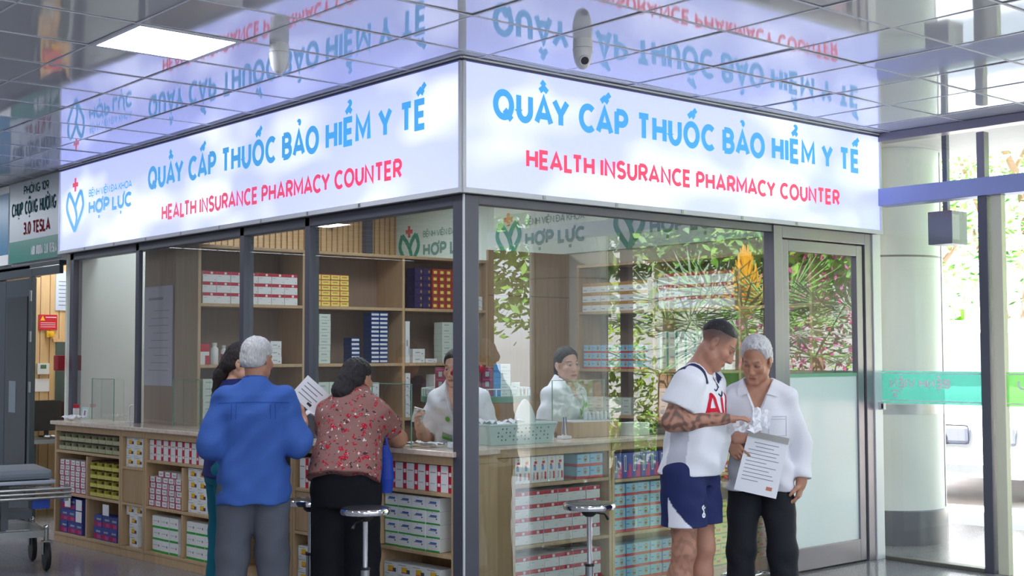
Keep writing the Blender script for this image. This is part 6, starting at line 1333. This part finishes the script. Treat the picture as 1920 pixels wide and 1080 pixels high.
def leaves(b, c, rad, n, size, mats, rnd, shell=.5):
    for _ in range(n):
        while True:
            p = Vector((rnd.uniform(-1, 1), rnd.uniform(-1, 1), rnd.uniform(-1, 1)))
            if shell*.6 < p.length < 1: break
        q = Vector(c)+Vector((p.x*rad[0], p.y*rad[1], p.z*rad[2])); d = Vector((rnd.gauss(0, 1), rnd.gauss(0, 1), rnd.gauss(0, .7))).normalized(); e = d.orthogonal().normalized(); s_ = size*rnd.uniform(.6, 1.3)
        b.poly([q-d*s_, q+e*s_*.42, q+d*s_, q-e*s_*.42], mats[rnd.randrange(len(mats))])
LG = [mat('leaf_green_%d' % i, c, .5) for i, c in enumerate(((96, 150, 52), (70, 124, 44), (130, 176, 70)))]; LD = [mat('leaf_deep_%d' % i, c, .5) for i, c in enumerate(((84, 128, 60), (60, 102, 50), (120, 150, 76)))]
LL = [mat('leaf_lime_%d' % i, c, .5) for i, c in enumerate(((176, 206, 60), (150, 190, 60)))]; PK = [mat('blossom_pink_%d' % i, c, .5) for i, c in enumerate(((224, 90, 170), (236, 130, 190), (200, 60, 140)))]
BARK = mat('bark', (140, 112, 92), .8, bump=.5, bscale=30)
def tree(loc, h, crown, label, mats, seed, n=1500, size=.13, lean=(0, 0), trunks=1, group='trees outside the entrance', blobs=6):
    rnd = random.Random(seed); r = empty('tree', loc); tag(r, label, 'tree', group)
    b = MB(); T = []
    for k in range(trunks):
        a = k*2.3+seed; dx, dy = lean[0]+(.35*math.cos(a) if trunks > 1 else 0), lean[1]+(.35*math.sin(a) if trunks > 1 else 0)
        pts = [(.08*k, .05*k, -.01), (dx*.3+.08*k, dy*.3, h*.22), (dx*.75, dy*.75, h*.45), (dx*1.5, dy*1.5, h*.8)]; b.tube(catmull(pts, 5), [.14-.006*i for i in range(16)], BARK, 9)
        for j in range(3): t = .45+.15*j; a2 = a+j*2; b.tube([(dx*t*1.4, dy*t*1.4, h*t), (dx+.5*math.cos(a2), dy+.5*math.sin(a2), h*(t+.18)), (dx+.9*math.cos(a2), dy+.9*math.sin(a2), h*(t+.3))], [.07, .05, .02], BARK, 7)
    b.build('trunk', r); b = MB()
    for k in range(blobs):
        a = k*2.4; rr = .55 if k else 0; leaves(b, (lean[0]+crown[0]*rr*math.cos(a), lean[1]+crown[0]*rr*math.sin(a), h*.78+crown[2]*.5*math.sin(k*1.7)), (crown[0]*.6, crown[1]*.6, crown[2]*.55), n//blobs, size, mats, rnd)
    b.build('crown', r); return r
tree((13.6, 5.55, 0), 4.6, (2.2, 2.2, 1.9), 'leaning tree with two stems behind the white van', LG, 3, 1700, .09, (-.3, .5), 2)
tree((14.6, 4.55, 0), 5.2, (2.4, 2.4, 2.0), 'forked tree right of the cream door stile', LG, 5, 1800, .09, (.2, .25), 2)
tree((18.0, 8.6, 0), 5.6, (2.6, 2.6, 2.2), 'pale tree farther back between the two leaning trees', LG, 8, 1400, .1, (0, .3), 1)
for k, (x, y, hh, lab) in enumerate(((9.6, -9.0, 5.2, 'dense dark tree mirrored at the left edge of the side glass'), (10.6, -8.0, 5.6, 'dense dark tree mirrored above the light bush'), (11.4, -7.2, 5.4, 'dense dark tree mirrored above the fan palms'), (12.6, -7.6, 6.0, 'dense dark tree mirrored beside the door frame'), (10.6, -4.2, 4.6, 'green tree mirrored in the door glass'), (12.4, -5.4, 5.2, 'tall green tree mirrored behind the pink blossoms'), (8.6, -10.8, 5.0, 'dense dark tree mirrored behind the second column'))):
    tree((x, y, 0), hh, (2.2, 2.2, 2.3), lab, LD if k < 4 else LG, 20+k, 3200, .105, (0, 0), 1, 'trees mirrored in the side glass', 8)
def bush(name, loc, rad, n, size, mats, label, seed, cat='bush'):
    r = empty(name, loc); tag(r, label, cat); b = MB(); rnd = random.Random(seed); leaves(b, (0, 0, rad[2]), rad, n, size, mats, rnd); b.build('foliage', r)
    b = MB(); 
    for k in range(5): a = k*1.26; b.tube([(0.03*math.cos(a), .03*math.sin(a), -.01), (rad[0]*.5*math.cos(a), rad[1]*.5*math.sin(a), rad[2])], [.02, .008], BARK, 6)
    b.build('stems', r); return r
bush('lime_bush', (6.87, -5.6, 0), (.75, .75, 1.0), 1100, .055, LL, 'lime green bush mirrored in the side glass by the pharmacist', 1); bush('flowering_bush', (9.67, -4.45, .0), (1.2, 1.1, 1.55), 1300, .05, LG+PK+PK, 'pink flowering bush mirrored in the pharmacy door glass', 2); bush('flowering_bush', (10.6, -5.3, .0), (1.2, 1.1, 1.5), 1200, .05, LG+PK, 'second pink flowering bush farther along the mirrored row', 4)
bush('low_hedge', (8.8, -6.2, 0), (1.6, .5, .42), 700, .07, LG, 'low green hedge mirrored under the fan palms', 6); bush('red_flower_bed', (7.9, -4.7, 0), (.6, .4, .3), 350, .05, LG+[ROSE], 'low bed of red flowers mirrored behind the tattooed man', 7)
def fan_palm(loc, h, nl, L, m, label, seed, yellow=False):
    rnd = random.Random(seed); r = empty('fan_palm', loc); tag(r, label, 'palm', 'palms outside the entrance'); b = MB(); b.tube([(0, 0, -.01), (.03, 0, h*.5), (0, .03, h)], [.09, .07, .06], BARK, 9); b.build('trunk', r)
    for k in range(nl):
        a = 2*PI*k/nl+rnd.uniform(-.3, .3); el = rnd.uniform(-.1, .95); d = Vector((math.cos(a)*math.cos(el), math.sin(a)*math.cos(el), math.sin(el))); tip = Vector((0, 0, h))+d*L*.62; b = MB(); b.tube([(0, 0, h), tip], .008, m, 5)
        side = d.cross(Vector((0, 0, 1))).normalized(); upv = side.cross(d)
        for j in range(17):
            t = R(-105+210*j/16); dd = (d*math.cos(t)+side*math.sin(t)+upv*(-.10*abs(math.sin(t)))-Vector((0, 0, .18*abs(math.sin(t))))).normalized(); e = dd.cross(upv).normalized()*.016; ln = L*.55*(.75+.25*math.cos(t)); b.poly([tip-e*.4, tip+dd*ln*.5-e, tip+dd*ln, tip+dd*ln*.5+e], m)
        b.build('frond', r)
PG = mat('palm_green', (110, 150, 80), .45); PGR = mat('palm_grey_green', (176, 190, 176), .45); PDK = mat('palm_deep', (74, 120, 62), .45)
fan_palm((6.95, -4.18, 0), 1.65, 9, 1.35, PGR, 'silvery fan palm mirrored left of the yellow spike', 1); fan_palm((7.03, -3.48, 0), 1.55, 10, 1.35, PDK, 'deep green fan palm mirrored under the yellow spike', 2); fan_palm((7.0, -4.83, 0), 1.3, 9, 1.4, PG, 'yellowish green fan palm mirrored beside the lime bush', 3)
fan_palm((6.9, -2.55, 0), 1.5, 11, 1.3, PG, 'green fan palm mirrored in the pharmacy door glass', 4); fan_palm((6.95, -2.0, 0), 1.7, 8, 1.0, PGR, 'silvery fan palm mirrored at the edge of the door glass', 5)
r = empty('yellow_spike_plant', (7.4, -3.86, 0)); tag(r, 'yellow flower spike mirrored above the fan palms', 'plant'); b = MB(); rnd = random.Random(3); YF = mat('spike_yellow', (236, 186, 50), .5)
b.tube([(0, 0, -.01), (0, 0, 2.1)], .02, GST, 6); b.build('stem', r); b = MB()
for k in range(60):
    a = k*2.4; z = 1.95+.62*k/60; rr = .26*(1-k/66); b.tube([(0, 0, z), (rr*math.cos(a), rr*math.sin(a), z+.16), (rr*1.1*math.cos(a), rr*1.1*math.sin(a), z+.26)], [.02, .018, .006], YF, 5)
b.build('flower_spike', r)
r = empty('dracaena', (15.1, 5.75, 0)); r.scale = (1.65, 1.65, 1.3); tag(r, 'bushy long leaved plant above the film band outside', 'plant'); b = MB(); b.tube([(0, 0, -.01), (.02, .02, 1.3)], .05, BARK, 8); b.build('stem', r); b = MB(); rnd = random.Random(9)
for k in range(150):
    a = rnd.uniform(0, 2*PI); el = rnd.uniform(-.2, 1.3); L = rnd.uniform(.3, .55); z0 = rnd.uniform(1.1, 1.5); d = Vector((math.cos(a)*math.cos(el), math.sin(a)*math.cos(el), math.sin(el))); s_ = d.cross(Vector((0, 0, 1))).normalized()*.022; p0 = Vector((.02, .02, z0)); p1 = p0+d*L*.55; p2 = p0+d*L+Vector((0, 0, -.30*L-.05)); b.poly([p0-s_*.4, p1-s_, p1+s_, p0+s_*.4], LG[k % 3]); b.poly([p1-s_, p2, p1+s_], LG[k % 3])
b.build('foliage', r)
def planter(lo, hi, label):
    b = MB(); b.box(lo, hi, mat('planter_stone', (196, 186, 176), .7), .02); struct(b.build('trim_planter'), label)
planter((6.7, -5.1, -.01), (9.6, -4.95, .22), 'low stone kerb of the planting bed')
# vehicles
VW = mat('vehicle_white', (240, 240, 242), .25, coat=.6); VG = mat('vehicle_glass', (60, 66, 74), .08, coat=.6); TYRE = mat('tyre', (40, 40, 44), .7); HEADL = mat('headlamp', (96, 102, 116), .15, coat=.6)
def wheel_mb(c, r=.33, w_=.2):
    T = Matrix.Translation(c) @ Matrix.Rotation(R(90), 4, 'X'); b = MB(); b.lathe([(r*.62, -w_/2), (r*.92, -w_/2), (r, -w_*.35), (r, w_*.35), (r*.92, w_/2), (r*.62, w_/2)], TYRE, n=28, T=T); return b, T
def van(loc, rz):
    r = empty('parked_van', loc, R(rz)); tag(r, 'white van parked outside the entrance facing the glass', 'van')
    prof = [(0, .28), (-.03, .55), (.02, .85), (.14, .98), (.75, 1.12), (1.45, 1.80), (1.75, 1.93), (3.9, 1.95), (4.35, 1.85), (4.52, 1.2), (4.55, .40), (4.4, .28)]
    b = MB(); hw = .86; n = len(prof); sh = lambda z: hw-(.10*max(0, (z-1.0))/.95)
    A = [(x, -sh(z), z) for x, z in prof]; B_ = [(x, sh(z), z) for x, z in prof]; b.mesh(A+B_, [tuple(range(n))[::-1], tuple(range(n, 2*n))]+[(i, (i+1) % n, n+(i+1) % n, n+i) for i in range(n)], VW); o = b.build('body', r); fixbm(o)
    bv = o.modifiers.new('soft', 'BEVEL'); bv.width = .05; bv.segments = 3; bv.limit_method = 'ANGLE'; bv.angle_limit = R(25)
    b = MB(); e = .012; b.poly([(.82, -.72, 1.18+e), (1.42, -.68, 1.76+e), (1.42, .68, 1.76+e), (.82, .72, 1.18+e)][::-1], VG); b.build('windscreen', r)
    for sg in (-1, 1):
        for (x0, x1, xa, xb) in ((1.05, 1.55, 1.5, 1.75), (1.85, 2.75, 1.85, 2.75), (2.85, 3.75, 2.85, 3.75), (3.85, 4.4, 3.85, 4.28)):
            q = [(x0, 1.18), (x1 if x1 > 1.6 else 1.75, 1.18), (xb, 1.72), (xa, 1.72)]; P = [(x, sg*(sh(z)+.006), z) for x, z in q]; b = MB(); b.poly(P if sg < 0 else P[::-1], VG); b.build('side_window', r)
        for x in (.85, 3.6):
            b, T = wheel_mb((x, sg*.78, .33)); wo_ = b.build('wheel', r); b = MB(); b.lathe([(.205, -.09*1), (.205, .09), (.05, .10), (.001, .10)], STEEL, n=22, T=T); b.build('hub', wo_)
        b = MB(); b.box((-.035, sg*.62-.16, .62), (.06, sg*.62+.16, .82), HEADL, .03); b.build('headlamp', r)
        b = MB(); b.box((4.5, sg*.76-.07, .95), (4.57, sg*.76+.07, 1.35), cR, .02); b.build('tail_lamp', r)
        b = MB(); b.box((.95, sg*.98-.09, 1.15), (1.1, sg*.98+.09, 1.38), VW, .03); b.build('mirror', r)
    GR = mat('grille_grey', (84, 88, 104), .3); b = MB(); b.box((-.045, -.32, .62), (-.0, .32, .82), GR, .04); b.build('grille', r)
    b = MB(); b.lathe([(.085, 0), (.085, .02), (.06, .02), (.06, 0)], VW, n=24, T=Matrix.Translation((-.045, 0, .72)) @ Matrix.Rotation(R(-90), 4, 'Y')); b.build('front_emblem', r)
    b = MB(); b.box((-.07, -.84, .30), (.12, .84, .52), VW, .04); b.box((-.075, -.5, .34), (-.07, .5, .42), GR); b.build('bumper', r)
van((7.65, 1.72, -.01), 12)
r = empty('parked_car', (13.8, 3.05, -.01), R(60)); tag(r, 'blue car at the right edge behind the white van', 'car'); CB = mat('car_blue', (40, 80, 170), .25, coat=.6)
prof = [(0, .3), (0, .7), (.9, .85), (1.5, 1.35), (2.9, 1.38), (3.6, .95), (4.1, .9), (4.15, .3)]; n = len(prof); b = MB(); b.mesh([(x, -.8, z) for x, z in prof]+[(x, .8, z) for x, z in prof], [tuple(range(n))[::-1], tuple(range(n, 2*n))]+[(i, (i+1) % n, n+(i+1) % n, n+i) for i in range(n)], CB); o = b.build('body', r); fixbm(o)
bv = o.modifiers.new('soft', 'BEVEL'); bv.width = .06; bv.segments = 3
for sg in (-1, 1):
    for x in (.8, 3.3): b, T = wheel_mb((x, sg*.74, .32)); b.build('wheel', r)
    b = MB(); P = [(1.1, sg*.806, .9), (1.6, sg*.806, 1.3), (2.8, sg*.806, 1.3), (3.3, sg*.806, .95)]; b.poly(P, VG); b.build('side_window', r)
# buildings beyond the trees
def building(lo, hi, m, label, rows, cols, face='x', band=None):
    r = empty('building', ((lo[0]+hi[0])/2, (lo[1]+hi[1])/2, 0)); tag(r, label, 'building', 'buildings beyond the trees'); L = r.location
    b = MB(); b.box((lo[0]-L.x, lo[1]-L.y, lo[2]), (hi[0]-L.x, hi[1]-L.y, hi[2]), m); 
    if band: b.box((lo[0]-.03-L.x, lo[1]-L.y, band[0]), (lo[0]-L.x, hi[1]-L.y, band[1]), band[2])
    b.build('walls', r)
    for i in range(cols):
        for j in range(rows):
            y = lo[1]+(hi[1]-lo[1])*(i+.3)/cols; z = 2.9+j*3; b = MB(); b.box((lo[0]-.05-L.x, y-L.y, z), (lo[0]-L.x, y+(hi[1]-lo[1])*.4/cols-L.y, z+1.4), mat('far_window', (150, 176, 190), .2)); b.build('window', r)
building((24, 2, -.01), (32, 22, 9), mat('far_wall_cream', (232, 226, 216), .7), 'cream building with rose base band beyond the trees', 2, 6, band=(1.0, 2.2, mat('far_rose', (214, 150, 140), .7)))
building((24, -26, -.01), (32, -2, 8), mat('far_wall_grey', (206, 208, 204), .7), 'grey building mirrored behind the dense trees', 2, 6)
